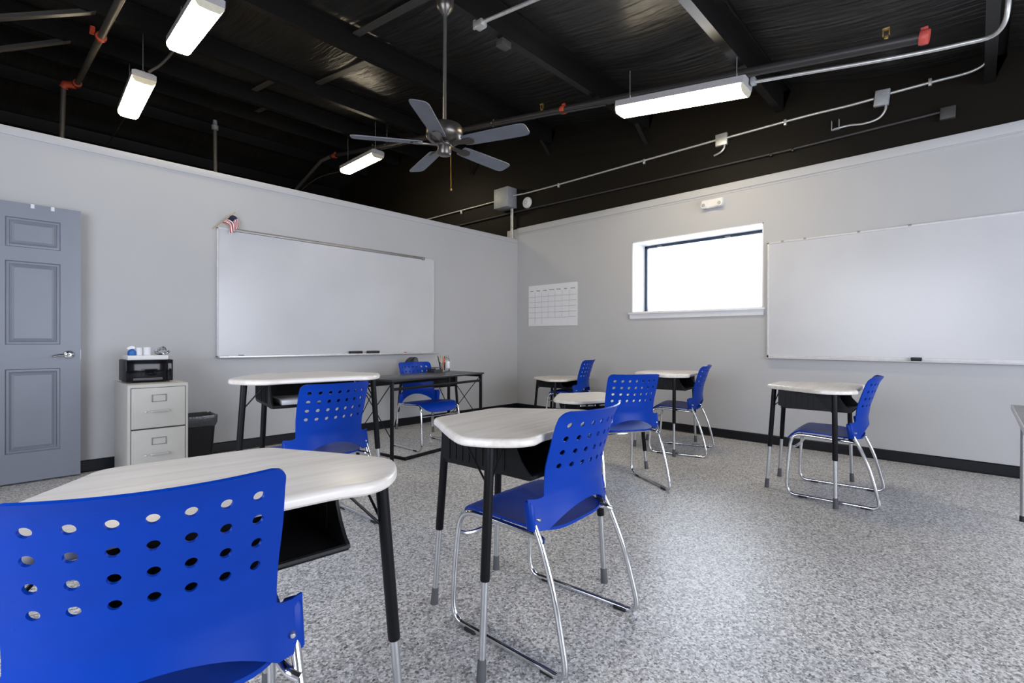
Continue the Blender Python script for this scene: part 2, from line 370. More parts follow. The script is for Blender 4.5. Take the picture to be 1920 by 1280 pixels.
# open door lying against the left wall
DX0, DX1, DY = -.405, .403, VC-.10
d = bpy.data.objects.new('door_1', None); COL.objects.link(d); d.location = (DX0, DY, 0); d['kind'] = 'structure'
def dloc(o): o.location = (-DX0, -DY, 0); return o
b = BM(); z0, z1 = .012, 2.068
panels = [(z0v, z1v) for z0v, z1v in ((.226, .846), (1.025, 1.640), (1.742, 1.958))]
cols = [(-.285, -.005-.085), (-.012+.0, .285)]
cols = [(-.300, -.075), (.0, .287)]
xs = [DX0, -.300, -.075, -.008, .287, DX1]; zs = [z0, .226, .846, 1.025, 1.640, 1.742, 1.958, z1]
holes = {(1, 1), (3, 1), (1, 3), (3, 3), (1, 5), (3, 5)}
V = {}
def dv(x, y, z):
    k = (round(x, 4), round(y, 4), round(z, 4))
    if k not in V: V[k] = b.verts.new(k)
    return V[k]
for i in range(5):
    for j in range(7):
        X0, X1, Z0, Z1 = xs[i], xs[i+1], zs[j], zs[j+1]
        if (i, j) not in holes:
            b.faces.new((dv(X0, DY, Z0), dv(X1, DY, Z0), dv(X1, DY, Z1), dv(X0, DY, Z1)))
        else:                                   # moulded raised panel
            prev = [(X0, DY, Z0), (X1, DY, Z0), (X1, DY, Z1), (X0, DY, Z1)]
            for ins, dep in ((.006, .013), (.020, .012), (.024, .004), (.034, .012), (.048, .005)):
                cur = [(X0+ins, DY+dep, Z0+ins), (X1-ins, DY+dep, Z0+ins), (X1-ins, DY+dep, Z1-ins), (X0+ins, DY+dep, Z1-ins)]
                for k in range(4): b.faces.new((dv(*prev[k]), dv(*prev[(k+1) % 4]), dv(*cur[(k+1) % 4]), dv(*cur[k])))
                prev = cur
            b.faces.new([dv(*p) for p in prev])
for p, q in (((DX0, z0), (DX1, z0)), ((DX1, z0), (DX1, z1)), ((DX1, z1), (DX0, z1)), ((DX0, z1), (DX0, z0))):
    b.faces.new((b.verts.new((p[0], DY, p[1])), b.verts.new((q[0], DY, q[1])), b.verts.new((q[0], DY+.036, q[1])), b.verts.new((p[0], DY+.036, p[1]))))
sheet(b, (DX0, DY+.036, z0), (DX1, DY+.036, z0), (DX1, DY+.036, z1), (DX0, DY+.036, z1))
dloc(finish('door_leaf', b, M['door'], d, angle=15))
b = BM(); lathe(b, [(.033, 0), (.033, -.004), (.028, -.012), (.014, -.016), (.012, -.045)], (.335, DY, .948), 24, 'Y')
tube(b, smooth_path([(.335, DY-.045, .948), (.318, DY-.052, .949), (.28, DY-.05, .945), (.245, DY-.048, .936)], 6), .009, 10, radii=None)
hd = dloc(finish('door_handle', b, M['chrome'], d)); hd['label'] = 'chrome lever handle'
b = BM(); box(b, DX1-.001, DX1+.002, DY+.006, DY+.03, .91, .985); dloc(finish('latch_plate', b, M['alu'], d))
for i, x in enumerate((.134, .243)):
    b = BM(); box(b, x-.010, x+.010, DY-.004, DY-.001, 2.038, 2.073); box(b, x-.010, x+.010, DY-.004, DY+.041, 2.070, 2.074); box(b, x-.010, x+.010, DY+.037, DY+.041, 2.05, 2.072)
    o = finish('over_door_hook', b, M['white'], smooth=False)
    tag(o, ['white hook clip over top of the grey door, farther from the latch edge', 'white hook clip over top of the grey door, nearer the latch edge'][i], 'hook', 'hooks over the door')

# ------------------------------------------------------------------ chairs
DXH, Z0H, DZH, SAG = .0502, .7894, .0477, .058
def yedge(z):
    pts = [(.40, -.142), (.435, -.140), (.50, -.126), (.56, -.119), (.64, -.127), (.7894, -.1735), (.815, -.186), (.842, -.204)]
    for (a, ya), (c, yc) in zip(pts, pts[1:]):
        if z <= c or c == .842:
            return ya+(yc-ya)*(z-a)/(c-a)
def back_pt(x, z): 
    s = SAG
    if z < .60: s = SAG*(.72+.28*max(0, (z-.44)/.16))
    return Vector((x, yedge(z)-s*(1-(x/.2)**2), z))
def make_backrest(parent):
    bm = BM(); cache = {}
    def vt(x, z):
        k = (round(x, 4), round(z, 4))
        if k not in cache: cache[k] = bm.verts.new(back_pt(x, z))
        return cache[k]
    HX = .197
    colx = [-HX]+[k*DXH/2 for k in range(-7, 8)]+[HX]
    rows = [Z0H+DZH/2-k*DZH/2 for k in range(9)]             # hole zone edges, half steps
    circ = {}
    for r in range(4):
        for c in range(7):
            cx, cz = (c-3)*DXH, Z0H-r*DZH
            ring = [bm.verts.new(back_pt(cx+.0095*math.cos(2*PI*k/16), cz+.0095*math.sin(2*PI*k/16))) for k in range(16)]
            h, v = DXH/2, DZH/2
            outer = [vt(cx+h, cz), vt(cx+h, cz+v), vt(cx, cz+v), vt(cx-h, cz+v), vt(cx-h, cz), vt(cx-h, cz-v), vt(cx, cz-v), vt(cx+h, cz-v)]
            for i in range(8):
                o0, o1 = outer[i], outer[(i+1) % 8]
                c0, c1, c2 = ring[2*i], ring[2*i+1], ring[(2*i+2) % 16]
                bm.faces.new((o0, c1, c0)); bm.faces.new((o0, o1, c2, c1))
    for j in range(8):
        for (xa, xb) in ((colx[0], colx[1]), (colx[-2], colx[-1])):
            bm.faces.new((vt(xa, rows[j]), vt(xb, rows[j]), vt(xb, rows[j+1]), vt(xa, rows[j+1])))
    # top edge with rounded corners
    top = [rows[0], .820, .828, .834, .838]
    R = .026
    def hw(z): return HX if z < .812 else HX-R+math.sqrt(max(0, R*R-(z-.812)**2))
    def tx(x, z):
        if abs(x) <= .12: return x
        return math.copysign(.12+(abs(x)-.12)*(hw(z)-.12)/(HX-.12), x)
    for a, c in zip(top, top[1:]):
        for i in range(len(colx)-1):
            bm.faces.new((vt(tx(colx[i], a), a), vt(tx(colx[i+1], a), a), vt(tx(colx[i+1], c), c), vt(tx(colx[i], c), c)))
    # lower shell with the arch, and the side wings
    zlast = rows[-1]; lows = [zlast, .60, .575, .548, .535, .515, .49, .465, .437]
    def bot(x): return .508-.071*(min(1, abs(x)/HX))**2.0
    def lz(x, k): 
        f = (lows[k]-zlast)/(lows[-1]-zlast); return zlast+(bot(x)-zlast)*f
    for k in range(len(lows)-1):
        for i in range(len(colx)-1):
            xa, xb = colx[i], colx[i+1]
            bm.faces.new((vt(xa, lz(xa, k)), vt(xb, lz(xb, k)), vt(xb, lz(xb, k+1)), vt(xa, lz(xa, k+1))))
    for s in (-1, 1):
        wx = [HX*s, .207*s, .226*s, .248*s]
        for k in range(3, len(lows)-1):
            for i in range(3):
                def wz(i, k):
                    z = lz(HX*s, k)
                    if k == 3: z -= (0, .0065, .0095, .0075)[i]
                    if k == len(lows)-1 and i == 3: z += .006
                    return z
                q = [(wx[i], wz(i, k)), (wx[i+1], wz(i+1, k)), (wx[i+1], wz(i+1, k+1)), (wx[i], wz(i, k+1))]
                bm.faces.new([vt(*p) for p in q])
    for v in bm.verts:                      # waist, narrower wings; the lower lip flares back a little
        x, z = v.co.x, v.co.z
        f = min(1, max(0, (.74-z)/.17)); f = f*f*(3-2*f)
        if abs(x) > .12:
            k = min(1, (abs(x)-.12)/.077); out = max(0, abs(x)-.1971)/.051
            v.co.x = math.copysign(abs(x)-(.007*f*k*(1-out)+.005*out), x)
        if z < .60 and abs(x) < .2: v.co.y -= .016*((.60-z)/.14)**2*(1-(x/.2)**2)
    bmesh.ops.recalc_face_normals(bm, faces=bm.faces)
    bmesh.ops.solidify(bm, geom=bm.faces[:], thickness=.006)
    for s in (-1, 1):                       # sockets that grip the chrome tube
        a, c = Vector((s*.2285, -.106, .439)), Vector((s*.2265, -.090, .530))
        lps = []
        for p, k in ((a, .9), (a+(c-a)*.04, 1), (a+(c-a)*.9, 1), (c, .8)):
            lps.append([p+Vector((k*.0195*math.copysign(abs(math.cos(t))**.6, math.cos(t)), k*.0175*math.copysign(abs(math.sin(t))**.6, math.sin(t))-.003, 0)) for t in [2*PI*i/20 for i in range(20)]])
        loops_solid(bm, lps)
    return finish('backrest', bm, M['blue'], parent, angle=50)
def make_chair():
    t = thing('stacking_chair', 'x', 'chair')
    # seat: rounded-square dished shell with waterfall front
    bm = BM(); N = 20; ring_prev = None
    def seat_pt(u, ang):
        ca, sa = math.cos(ang), math.sin(ang); e = 2/4.2
        X = math.copysign(abs(ca)**e, ca); Y = math.copysign(abs(sa)**e, sa)
        wide = .228-.02*max(0, -Y)
        x = u*X*wide; y = .055+u*Y*(.232 if Y > 0 else .215)
        yy = (y-.055)/.22
        z = .453+.018*yy-.016*(1-u*u)*(1-.5*max(0, yy))-.016*abs(u*X)**3*max(0, yy)
        if y > .19: z -= 1.6*(y-.19)**1.55*2.2
        return Vector((x, y, z))
    n = 48; rings = []
    c = bm.verts.new(seat_pt(0, 0))
    for i in range(1, 10):
        u = (i/9)**.8; rings.append([bm.verts.new(seat_pt(u, 2*PI*k/n)) for k in range(n)])
    for k in range(n): bm.faces.new((c, rings[0][k], rings[0][(k+1) % n]))
    for a, b2 in zip(rings, rings[1:]):
        for k in range(n): bm.faces.new((a[k], b2[k], b2[(k+1) % n], a[(k+1) % n]))
    bmesh.ops.recalc_face_normals(bm, faces=bm.faces)
    bmesh.ops.solidify(bm, geom=bm.faces[:], thickness=.010)
    finish('seat', bm, M['blue'], t, angle=55)
    bk = make_backrest(t)
    for s in (-1, 1):
        bm = BM(); p = back_pt(s*.222, .475)
        lathe(bm, [(0, -.010), (.0045, -.009), (.006, -.007), (.006, .004)], (p.x, p.y-.004, p.z), 12, 'Y'); finish('rivet', bm, M['satin'], bk)
    for s in (-1, 1):
        bm = BM()
        P = [(.226, -.094, .522), (.228, -.108, .47), (.232, -.148, .39), (.240, -.20, .26), (.248, -.238, .12), (.251, -.252, .055), (.251, -.250, .028), (.250, -.228, .0125),
             (.249, -.19, .012), (.244, 0, .012), (.239, .19, .012), (.238, .225, .013), (.238, .248, .028), (.238, .262, .06), (.237, .262, .13), (.233, .252, .28), (.229, .238, .385), (.226, .222, .412), (.222, .195, .424), (.217, .15, .425), (.208, .04, .418), (.205, -.08, .411), (.214, -.135, .408), (.232, -.150, .398)]
        tube(bm, smooth_path([(x*s, y, z) for x, y, z in P], 4), .0105, 10)
        finish('side_frame', bm, M['chrome'], t)
    bm = BM(); tube(bm, smooth_path([(-.232, .245, .345), (-.20, .232, .333), (-.1, .222, .33), (.1, .222, .33), (.20, .232, .333), (.232, .245, .345)], 4), .008, 8); finish('crossbar', bm, M['chrome'], t)
    bm = BM(); tube(bm, smooth_path([(-.207, -.07, .411), (-.19, -.06, .405), (0, -.05, .400), (.19, -.06, .405), (.207, -.07, .411)], 4), .008, 8); finish('crossbar', bm, M['chrome'], t)
    for s in (-1, 1):
        for yy in (-.185, .165):
            bm = BM(); x = s*(.2437-.0132*yy)
            vs = box(bm, x-.013, x+.013, yy-.027, yy+.027, 0, .014, .004); finish('glide', bm, M['glide'], t)
    return t
chair0 = make_chair()
CH = 'blue plastic chairs on chrome sled frames'
chairs = [ # x, y, rot deg, label
 (.210, 1.166, -12.2, 'blue perforated chair nearest the camera, cut off by the left edge'),
 (1.436, 1.190, 4.1, 'whole blue chair in the middle foreground with its chrome rails in full view'),
 (1.243, 2.722, 1.5, 'blue chair seen from behind at the raised desk in front of the left whiteboard'),
 (4.034, .709, 3.8, 'blue chair seen side-on at the far right desk below the right whiteboard'),
 (3.168, 1.913, -31.0, 'blue chair turned askew right behind the foreground chair, pulled back from its low desk'),
 (4.595, 2.082, 14.5, 'blue chair seen side-on at the desk under the window'),
 (4.866, 3.61, 15.0, 'blue chair at the low desk near the room corner, below the paper calendar'),
 (2.966, 4.062, 180., 'blue chair facing the camera behind the black table'),
]
chobj = []
for i, (x, y, r, lb) in enumerate(chairs):
    o = chair0 if i == 0 else copy_tree(chair0)
    o.location = (x, y, 0); o.rotation_euler = (0, 0, math.radians(r)); tag(o, lb, 'chair', CH); chobj.append(o)

# ------------------------------------------------------------------ student desks
OUT = [(.0, -.262), (.12, -.262), (.19, -.264), (.225, -.272), (.256, -.278), (.292, -.270), (.328, -.247), (.364, -.205), (.394, -.150), (.408, -.100), (.394, -.046), (.226, .235), (.212, .26), (.188, .278), (.156, .285), (.08, .286)]
def desk_outline():
    right = OUT; left = [(-x, y) for x, y in OUT[::-1] if x > 0]
    pts = [Vector((x, y, 0)) for x, y in right+[(0, .286)]+left]
    return smooth_path(pts+[pts[0]], 4)[:-1]
def inset(lp, d):
    n = len(lp); out = []
    for i in range(n):
        t = (lp[(i+1) % n]-lp[i-1]).normalized(); nn = Vector((-t.y, t.x, 0)); out.append(lp[i]+nn*d)
    return out
def make_desk(zt, name='student_desk'):
    t = thing(name, 'x', 'desk')
    lp = desk_outline(); bm = BM(); H = .030
    sec = [(.014, -H), (.004, -H+.002), (.0, -H+.007), (.0, -.012), (.0018, -.0065), (.006, -.0025), (.012, -.0006), (.018, 0)]
    loops_solid(bm, [[Vector((p.x, p.y, zt+dz)) for p in inset(lp, d)] for d, dz in sec])
    finish('tabletop', bm, M['wood'], t, angle=30)
    zu = zt-H
    legs = [((-.345, -.160), (-.402, -.176)), ((.345, -.160), (.402, -.176)), ((-.165, .235), (-.192, .276)), ((.165, .235), (.192, .276))]
    for (tx_, ty_), (fx, fy) in legs:
        top, foot = Vector((tx_, ty_, zu+.003)), Vector((fx, fy, 0)); ax = (foot-top)
        f = lambda q: top+ax*q
        q1 = (.425)/zu
        L = BM(); tube(L, [f(0), f(q1-.006), f(q1)], .0158, 14, radii=[.0158, .0158, .0148]); leg = finish('leg', L, M['blackm'], t)
        I = BM(); tube(I, [f(q1-.03), f(1-.05/zu)], .0115, 12); finish('leg_insert', I, M['satin'], leg)
        K = BM(); tube(K, [f(1-.066/zu), f(1-.06/zu), f(1-.02/zu), f(1)], .0135, 12, radii=[.0125, .0138, .0152, .0158]); finish('foot_cap', K, M['greycap'], leg)
        # two thin wire braces from each leg up to the top
        sx = -math.copysign(1, tx_)
        for ex, ey in (((tx_+sx*.11), ty_+(.02 if ty_ < 0 else -.02)), (tx_+sx*.01, ty_+(.13 if ty_ < 0 else -.13))):
            W = BM(); tube(W, [f(.135/zu), Vector((ex, ey, zu+.002))], .0036, 7); finish('brace', W, M['blackm'], t)
    # moulded book box, open towards the seat
    W2 = .225; dp = .122 if zt > .65 else .083
    side = [(.195, zu-.002), (.195, zu-dp+.03), (.185, zu-dp+.008), (.165, zu-dp), (-.226, zu-dp-.006), (-.243, zu-dp+.001), (-.240, zu-dp+.010), (-.222, zu-dp+.022), (-.196, zu-.070), (-.176, zu-.035), (-.168, zu-.002)]
    B = BM()
    for s in (-1, 1):
        prism_yz(B, side, s*W2-.004, s*W2+.004)
        for k in range(9):                       # moulded ribs
            yy = -.12+k*.034; box(B, s*W2-.0075, s*W2+.0075, yy-.005, yy+.005, zu-dp+.012, zu-.004)
    box(B, -W2, W2, -.232, .18, zu-dp-.007, zu-dp+.001, .002); box(B, -W2, W2, .186, .196, zu-dp+.01, zu-.002)
    tube(B, [(-W2, -.236, zu-dp+.003), (W2, -.236, zu-dp+.003)], .008, 8)
    finish('book_box', B, M['blackp'], t, angle=30)
    return t
DK = 'student desks with pale wood-grain tops'
desks = [ # x, y, rot deg, top height, label
 (.336, 1.292, -4.5, .745, 'pale wood-grain student desk in the left foreground, right behind the nearest chair'),
 (1.419, 1.329, 4.8, .757, 'pale student desk in the middle foreground, its black legs and grey feet in view'),
 (1.213, 2.840, -8.0, .866, 'raised student desk below the left whiteboard, taller than the others'),
 (4.068, .843, 2.6, .755, 'far right student desk below the right whiteboard, seen from its side'),
 (3.430, 2.330, -26.7, .605, 'low student desk peeking out between the two blue chairs in the middle'),
 (4.648, 2.262, 9.5, .755, 'student desk under the window, on thin black and chrome legs'),
 (4.908, 3.850, 4.5, .603, 'low student desk near the room corner, below the paper calendar'),
 (3.64, 4.84, 178., .660, 'low student desk against the left wall, hidden behind the black table'),
]
protos = {}; dobj = []
for i, (x, y, r, zt, lb) in enumerate(desks):
    if zt in protos: o = copy_tree(protos[zt])
    else: o = make_desk(zt); protos[zt] = o
    o.location = (x, y, 0); o.rotation_euler = (0, 0, math.radians(r)); tag(o, lb, 'desk', DK); dobj.append(o)
# papers lying in the raised desk's box
b = BM(); box(b, -.17, .05, -.19, .08, 0, .028, .003)
o = finish('paper_stack', b, M['paper']); o.location = (1.213, 2.840, .866-.03-.122+.0015); o.rotation_euler = (0, 0, math.radians(-8)); tag(o, 'stack of white papers in the open box of the raised desk', 'papers')

# ------------------------------------------------------------------ black table
t = thing('metal_frame_table', 'black rectangular table with thin metal frame and X-shaped wires, in front of the facing chair', 'table', (2.235, 3.535, 0), math.radians(9.2))
TL, TD, TZ = 1.225, .47, .735
b = BM(); box(b, -.012, TL+.012, -.015, TD, TZ-.018, TZ, .003); finish('tabletop', b, M['tcol'], t)
S = .024
for x in (S/2, TL-S/2):
    for y in (0, TD-S):
        b = BM(); box(b, x-S/2, x+S/2, y, y+S, 0, TZ-.018, .002); finish('leg', b, M['blackm'], t)
for y in (.002, TD-S+.002):
    b = BM(); box(b, S, TL-S, y, y+.02, TZ-.095, TZ-.072, .002); finish('rail', b, M['blackm'], t)
for x in (S/2, TL-S/2):
    b = BM(); box(b, x-.01, x+.01, S, TD-S, TZ-.045, TZ-.02, .002); finish('rail', b, M['blackm'], t)
    b = BM(); box(b, x-.01, x+.01, S, TD-S, .02, .042, .002); finish('rail', b, M['blackm'], t)
    for p, q in (((x, S, TZ-.04), (x, TD-S, .24)), ((x, TD-S, TZ-.04), (x, S, .24))):
        b = BM(); tube(b, [p, q], .0042, 8); finish('brace', b, M['blackm'], t)
b = BM(); box(b, .228, TL-.078, .08, .102, .0, .028, .002); box(b, .228, .25, .10, TD-.02, 0, .024, .002); box(b, TL-.10, TL-.078, .10, TD-.02, 0, .024, .002); finish('foot_rail', b, M['blackm'], t)
for x0, x1 in ((.03, .26), (TL-.03, TL-.26)):
    b = BM(); tube(b, [(x0, TD-S/2, .36), (x1, TD-S/2, TZ-.02)], .0042, 8); finish('brace', b, M['blackm'], t)
TM = Matrix.Translation((2.235, 3.535, 0)) @ Matrix.Rotation(math.radians(9.2), 4, 'Z')
def on_table(x, y, z=TZ): return TM @ Vector((x, y, z))
# things on it
p = on_table(1.085, .435)
o = thing('desk_tray', 'small black wire letter tray on the black table, left of the pencil cup', 'tray', on_table(.965, .425), math.radians(9.2))
b = BM(); box(b, -.07, .06, -.05, .05, 0, .006); 
for y in (-.05, .046): box(b, -.07, .06, y, y+.004, .004, .03)
finish('tray_base', b, M['matteb'], o, smooth=False)
b = BM(); box(b, -.075, .045, -.055, .045, .042, .047, .002); 
for sx in (-.07, .04):
    tube(b, [(sx, .044, .0), (sx, .044, .045)], .003, 6)
finish('tray_shelf', b, M['matteb'], o)
cup = thing('pencil_cup', 'clear cup full of pencils on the black table, left of the white bottle', 'cup', p)
b = BM(); lathe(b, [(.028, 0), (.034, .10), (.0325, .10), (.0268, .003), (0, .003)], (0, 0, 0), 20); finish('cup_body', b, M['clear'], cup)
b = BM(); lathe(b, [(.0285, .0), (.0292, .012), (.0285, .012), (.0, .011)], (0, 0, 0), 20); finish('cup_base', b, M['galvbox'], cup)
pc = [(-.020, .005, -.075, .01, .168, 'matteb', 'black-topped pen leaning far left in the pencil cup'), (-.012, -.008, -.05, -.012, .170, 'yellow', 'yellow pencil leaning left in the pencil cup'), (.004, .01, -.028, .012, .172, 'yellow', 'yellow pencil standing in the middle of the pencil cup'), (.0, -.012, -.012, -.014, .165, 'orangep', 'orange pencil standing in the middle of the pencil cup'), (-.004, -.004, .046, -.012, .168, 'orangep', 'orange pencil leaning right in the pencil cup'), (.006, .006, .054, .012, .160, 'red', 'red pencil leaning right in the pencil cup'), (-.016, .0, -.055, .02, .16, 'green', 'green pencil leaning left in the pencil cup')]
for x0, y0, x1, y1, h, mt, lb in pc:
    po = thing('pencil', lb, 'pencil', p, 0, 'pencils in the cup')
    a, c = Vector((x0, y0, .006)), Vector((x1*.72, y1, h)); f = lambda q: a+(c-a)*q
    b = BM(); tube(b, [f(0), f(.9)], .0042, 6); finish('pencil_body', b, M[mt], po)
    b = BM(); tube(b, [f(.9), f(.995), f(1)], .004, 8, radii=[.0042, .0036, .0015]); finish('pencil_tip', b, M['felt' if mt in ('matteb', 'red') else 'wood2'], po)
bt = thing('sanitiser_bottle', 'small clear bottle with a white label on the black table, beside the pencils', 'bottle', on_table(1.165, .44))
b = BM(); lathe(b, [(0, 0), (.026, 0), (.029, .006), (.029, .115), (.024, .135), (.012, .145), (.012, .155), (0, .155)], (0, 0, 0), 20); finish('bottle_body', b, M['clear'], bt)
b = BM(); lathe(b, [(.0296, .03), (.0300, .031), (.0300, .105), (.0296, .106)], (0, 0, 0), 24); finish('bottle_label', b, M['white'], bt)
b = BM(); lathe(b, [(.013, .148), (.013, .168), (.0, .168)], (0, 0, 0), 16); finish('bottle_cap', b, M['clear'], bt)
sp = thing('desk_speaker', 'black dome-shaped gadget with a round grey face, peeking over the facing chair', 'speaker', (3.02, 4.70, .60), math.radians(8))
sp.location = (3.37, 4.93, .661)
b = BM(); prof = [(-.10, 0), (-.075, .10), (-.03, .165), (.015, .198), (.05, .205), (.075, .188), (.085, .15), (.088, .0)]
prism_xz(b, [(x*1.1, z) for x, z in prof], -.05, .05); bmesh.ops.bevel(b, geom=b.edges[:], offset=.008, segments=2, affect='EDGES'); finish('speaker_body', b, M['matteb'], sp)
b = BM(); lathe(b, [(0, -.006), (.012, -.006), (.014, -.002), (.026, -.004), (.034, -.006), (.036, 0)], (.042, -.05, .160), 24, 'Y'); finish('round_face', b, M['greycap'], sp)

# ------------------------------------------------------------------ whiteboards
wb = thing('whiteboard', 'wide whiteboard on the left wall, with a map rail above and a tray below', 'whiteboard', (2.63, VC, .9), 0, 'whiteboards')
x0, x1, z0, z1 = 1.366, 3.885, .900, 2.126
lx = lambda v: v-2.63
b = BM(); box(b, lx(x0)+.012, lx(x1)-.012, -.016, -.006, z0-.9+.012, z1-.9-.012); finish('board_surface', b, M['board'], wb, smooth=False)
b = BM()
for a in ((x0, x1, z1-.016, z1), (x0, x1, z0, z0+.016), (x0, x0+.014, z0, z1), (x1-.012, x1, z0, z1)): box(b, lx(a[0]), lx(a[1]), -.024, -.0005, a[2]-.9, a[3]-.9, .003)
finish('board_frame', b, M['bwhite'], wb)
b = BM(); box(b, lx(1.372), lx(3.93), -.085, -.002, -.004, .006, .003); box(b, lx(1.372), lx(3.93), -.088, -.080, -.006, .014, .003); finish('marker_tray', b, M['alu'], wb)
b = BM(); box(b, lx(1.50), lx(3.715), -.04, -.002, 1.205, 1.232, .004); box(b, lx(1.495), lx(1.525), -.046, -.002, 1.198, 1.236, .004); box(b, lx(3.695), lx(3.725), -.046, -.002, 1.198, 1.236, .004)
finish('map_rail', b, M['alud'], wb)
wb2 = thing('whiteboard', 'wide whiteboard on the right wall beside the window, running out of frame', 'whiteboard', (UC, .36, .9), 0, 'whiteboards')
y0, y1, z0, z1 = -.86, 1.582, .900, 2.096
ly = lambda v: v-.36
b = BM(); box(b, -.016, -.006, ly(y0)+.012, ly(y1)-.012, z0-.9+.012, z1-.9-.012); finish('board_surface', b, M['board'], wb2, smooth=False)
b = BM()
for a in ((y0, y1, z1-.018, z1), (y0, y1, z0, z0+.030), (y0, y0+.014, z0, z1), (y1-.018, y1, z0, z1)): box(b, -.022, -.0005, ly(a[0]), ly(a[1]), a[2]-.9, a[3]-.9, .003)
box(b, -.060, -.001, ly(y0), ly(y1), -.006, .002, .002)
finish('board_frame', b, M['bwhite'], wb2)
b = BM()
for yy in (1.44, 1.24, .8, .43): box(b, -.024, -.018, ly(yy)-.012, ly(yy)+.012, z1-.9-.012, z1-.9+.006, .002)
finish('frame_clip', b, M['alud'], wb2)
def eraser(name, loc, size, rot, label):
    o = thing(name, label, 'eraser', loc, rot, 'board erasers'); L, D, Hh = size
    b = BM(); box(b, -L/2, L/2, -D/2, D/2, .010, Hh, .005); finish('eraser_grip', b, M['matteb'], o)
    b = BM(); box(b, -L/2+.002, L/2-.002, -D/2+.002, D/2-.002, 0, .010); finish('eraser_felt', b, M['felt'], o, smooth=False)
eraser('board_eraser', (2.765, VC-.05, .9065), (.15, .045, .036), 0, 'black eraser on the left whiteboard tray, the one nearer the middle')
eraser('board_eraser', (2.985, VC-.05, .9065), (.15, .045, .036), 0, 'black eraser on the left whiteboard tray, the one nearer the room corner')
eraser('board_eraser', (UC-.041, .380, .9025), (.032, .075, .032), 0, 'small black eraser on the bottom edge of the right whiteboard')
def marker(x, L, mt, label):
    o = thing('marker', label, 'marker', (x, VC-.055, .9065), 0, 'markers on the tray')
    b = BM(); lathe(b, [(0, 0), (.007, .001), (.0075, L*.6), (.006, L*.62)], (0, 0, .0078), 14, 'X'); finish('marker_barrel', b, M['whitep'], o)
    b = BM(); lathe(b, [(.008, L*.6), (.008, L*.97), (0, L)], (0, 0, .0078), 14, 'X'); finish('marker_cap', b, M[mt], o)
marker(1.455, .14, 'green', 'white and green marker at the far left of the left whiteboard tray')
marker(3.33, .12, 'red', 'red-capped marker on the right part of the left whiteboard tray')
# little striped flag
fl = thing('small_flag', 'small red-and-white striped flag on a wooden stick, on the left whiteboard corner', 'flag', (1.375, VC-.03, 2.10))
b = BM(); tube(b, [(-.045, 0, -.0), (.135, -.025, .178)], .004, 8); tube(b, [(.128, -.024, .172), (.138, -.0255, .181)], .006, 8); finish('flag_stick', b, M['wood2'], fl)
b = BM(); uvl = b.loops.layers.uv.new('UVMap'); nu, nv = 16, 14; gv = {}
for i in range(nu+1):
    for j in range(nv+1):
        u, v = i/nu, j/nv                      # u away from the stick, v along the stick (1 at tip)
        base = Vector((.030, -.011, .072)).lerp(Vector((.110, -.022, .152)), v)
        drop = u*.115
        gv[i, j] = b.verts.new(base+Vector((.055*math.sin(min(1, u*1.6)*PI/2)+.004*math.sin(v*14+u*3), -.010*math.sin(v*9+u*4)-.012*u, -.85*drop*u-.010*u)))
for i in range(nu):
    for j in range(nv):
        f = b.faces.new((gv[i, j], gv[i+1, j], gv[i+1, j+1], gv[i, j+1]))
        for lp_, (u, v) in zip(f.loops, ((i, j), (i+1, j), (i+1, j+1), (i, j+1))): lp_[uvl].uv = (u/nu, v/nv)
finish('flag_cloth', b, M['flag'], fl, angle=80)

# ------------------------------------------------------------------ calendar
cal = thing('wall_calendar', 'white paper month calendar sheet taped to the right wall near the corner', 'calendar', (UC-.0035, 4.476, 1.285))
b = BM(); W_, H_ = .912, .608
box(b, -.0042, .0015, -W_/2, W_/2, 0, H_); finish('sheet', b, M['paper'], cal, smooth=False)
b = BM(); yl = lambda k: W_/2-.004-k*(W_-.02)/7
zr = [.512, .437, .358, .281, .202, .122, .068]
for k in range(6): box(b, -.0052, -.0048, -W_/2+.018, W_/2-.003, zr[k+0]-.0025-.045*(k == 0), zr[k]+.0-.045*(k == 0)) if k else None
for z in zr[1:6]: box(b, -.0052, -.0048, -W_/2+.018, W_/2-.003, z-.0015, z+.0015)
for k in range(1, 7): box(b, -.0052, -.0048, yl(k)-.0015, yl(k)+.0015, zr[5], .505)
for k in (1, 2): box(b, -.0052, -.0048, yl(k)-.0015, yl(k)+.0015, .02, zr[5])
finish('grid_lines', b, M['line'], cal, smooth=False)
def text_mesh(name, s, size, mat, parent, loc, rot):
    cu = bpy.data.curves.new(name, 'FONT'); cu.body = s; cu.size = size; cu.align_x = 'CENTER'; cu.extrude = .0004; cu.offset = .0006; cu.resolution_u = 2
    tmp = bpy.data.objects.new('tmp_text', cu); COL.objects.link(tmp)
    me = bpy.data.meshes.new_from_object(tmp.evaluated_get(bpy.context.evaluated_depsgraph_get()))
    bpy.data.objects.remove(tmp); bpy.data.curves.remove(cu)
    me.materials.clear(); me.materials.append(mat)
    o = bpy.data.objects.new(name, me); COL.objects.link(o); o.parent = parent; o.location = loc; o.rotation_euler = rot
    return o
for k, s in enumerate(('Sunday', 'Monday', 'Tuesday', 'Wednesday', 'Thursday', 'Friday', 'Saturday')):
    text_mesh('day_name', s, .021, M['ink'], cal, (-.0052, (yl(k)+yl(k+1))/2, .520), (PI/2, 0, -PI/2))

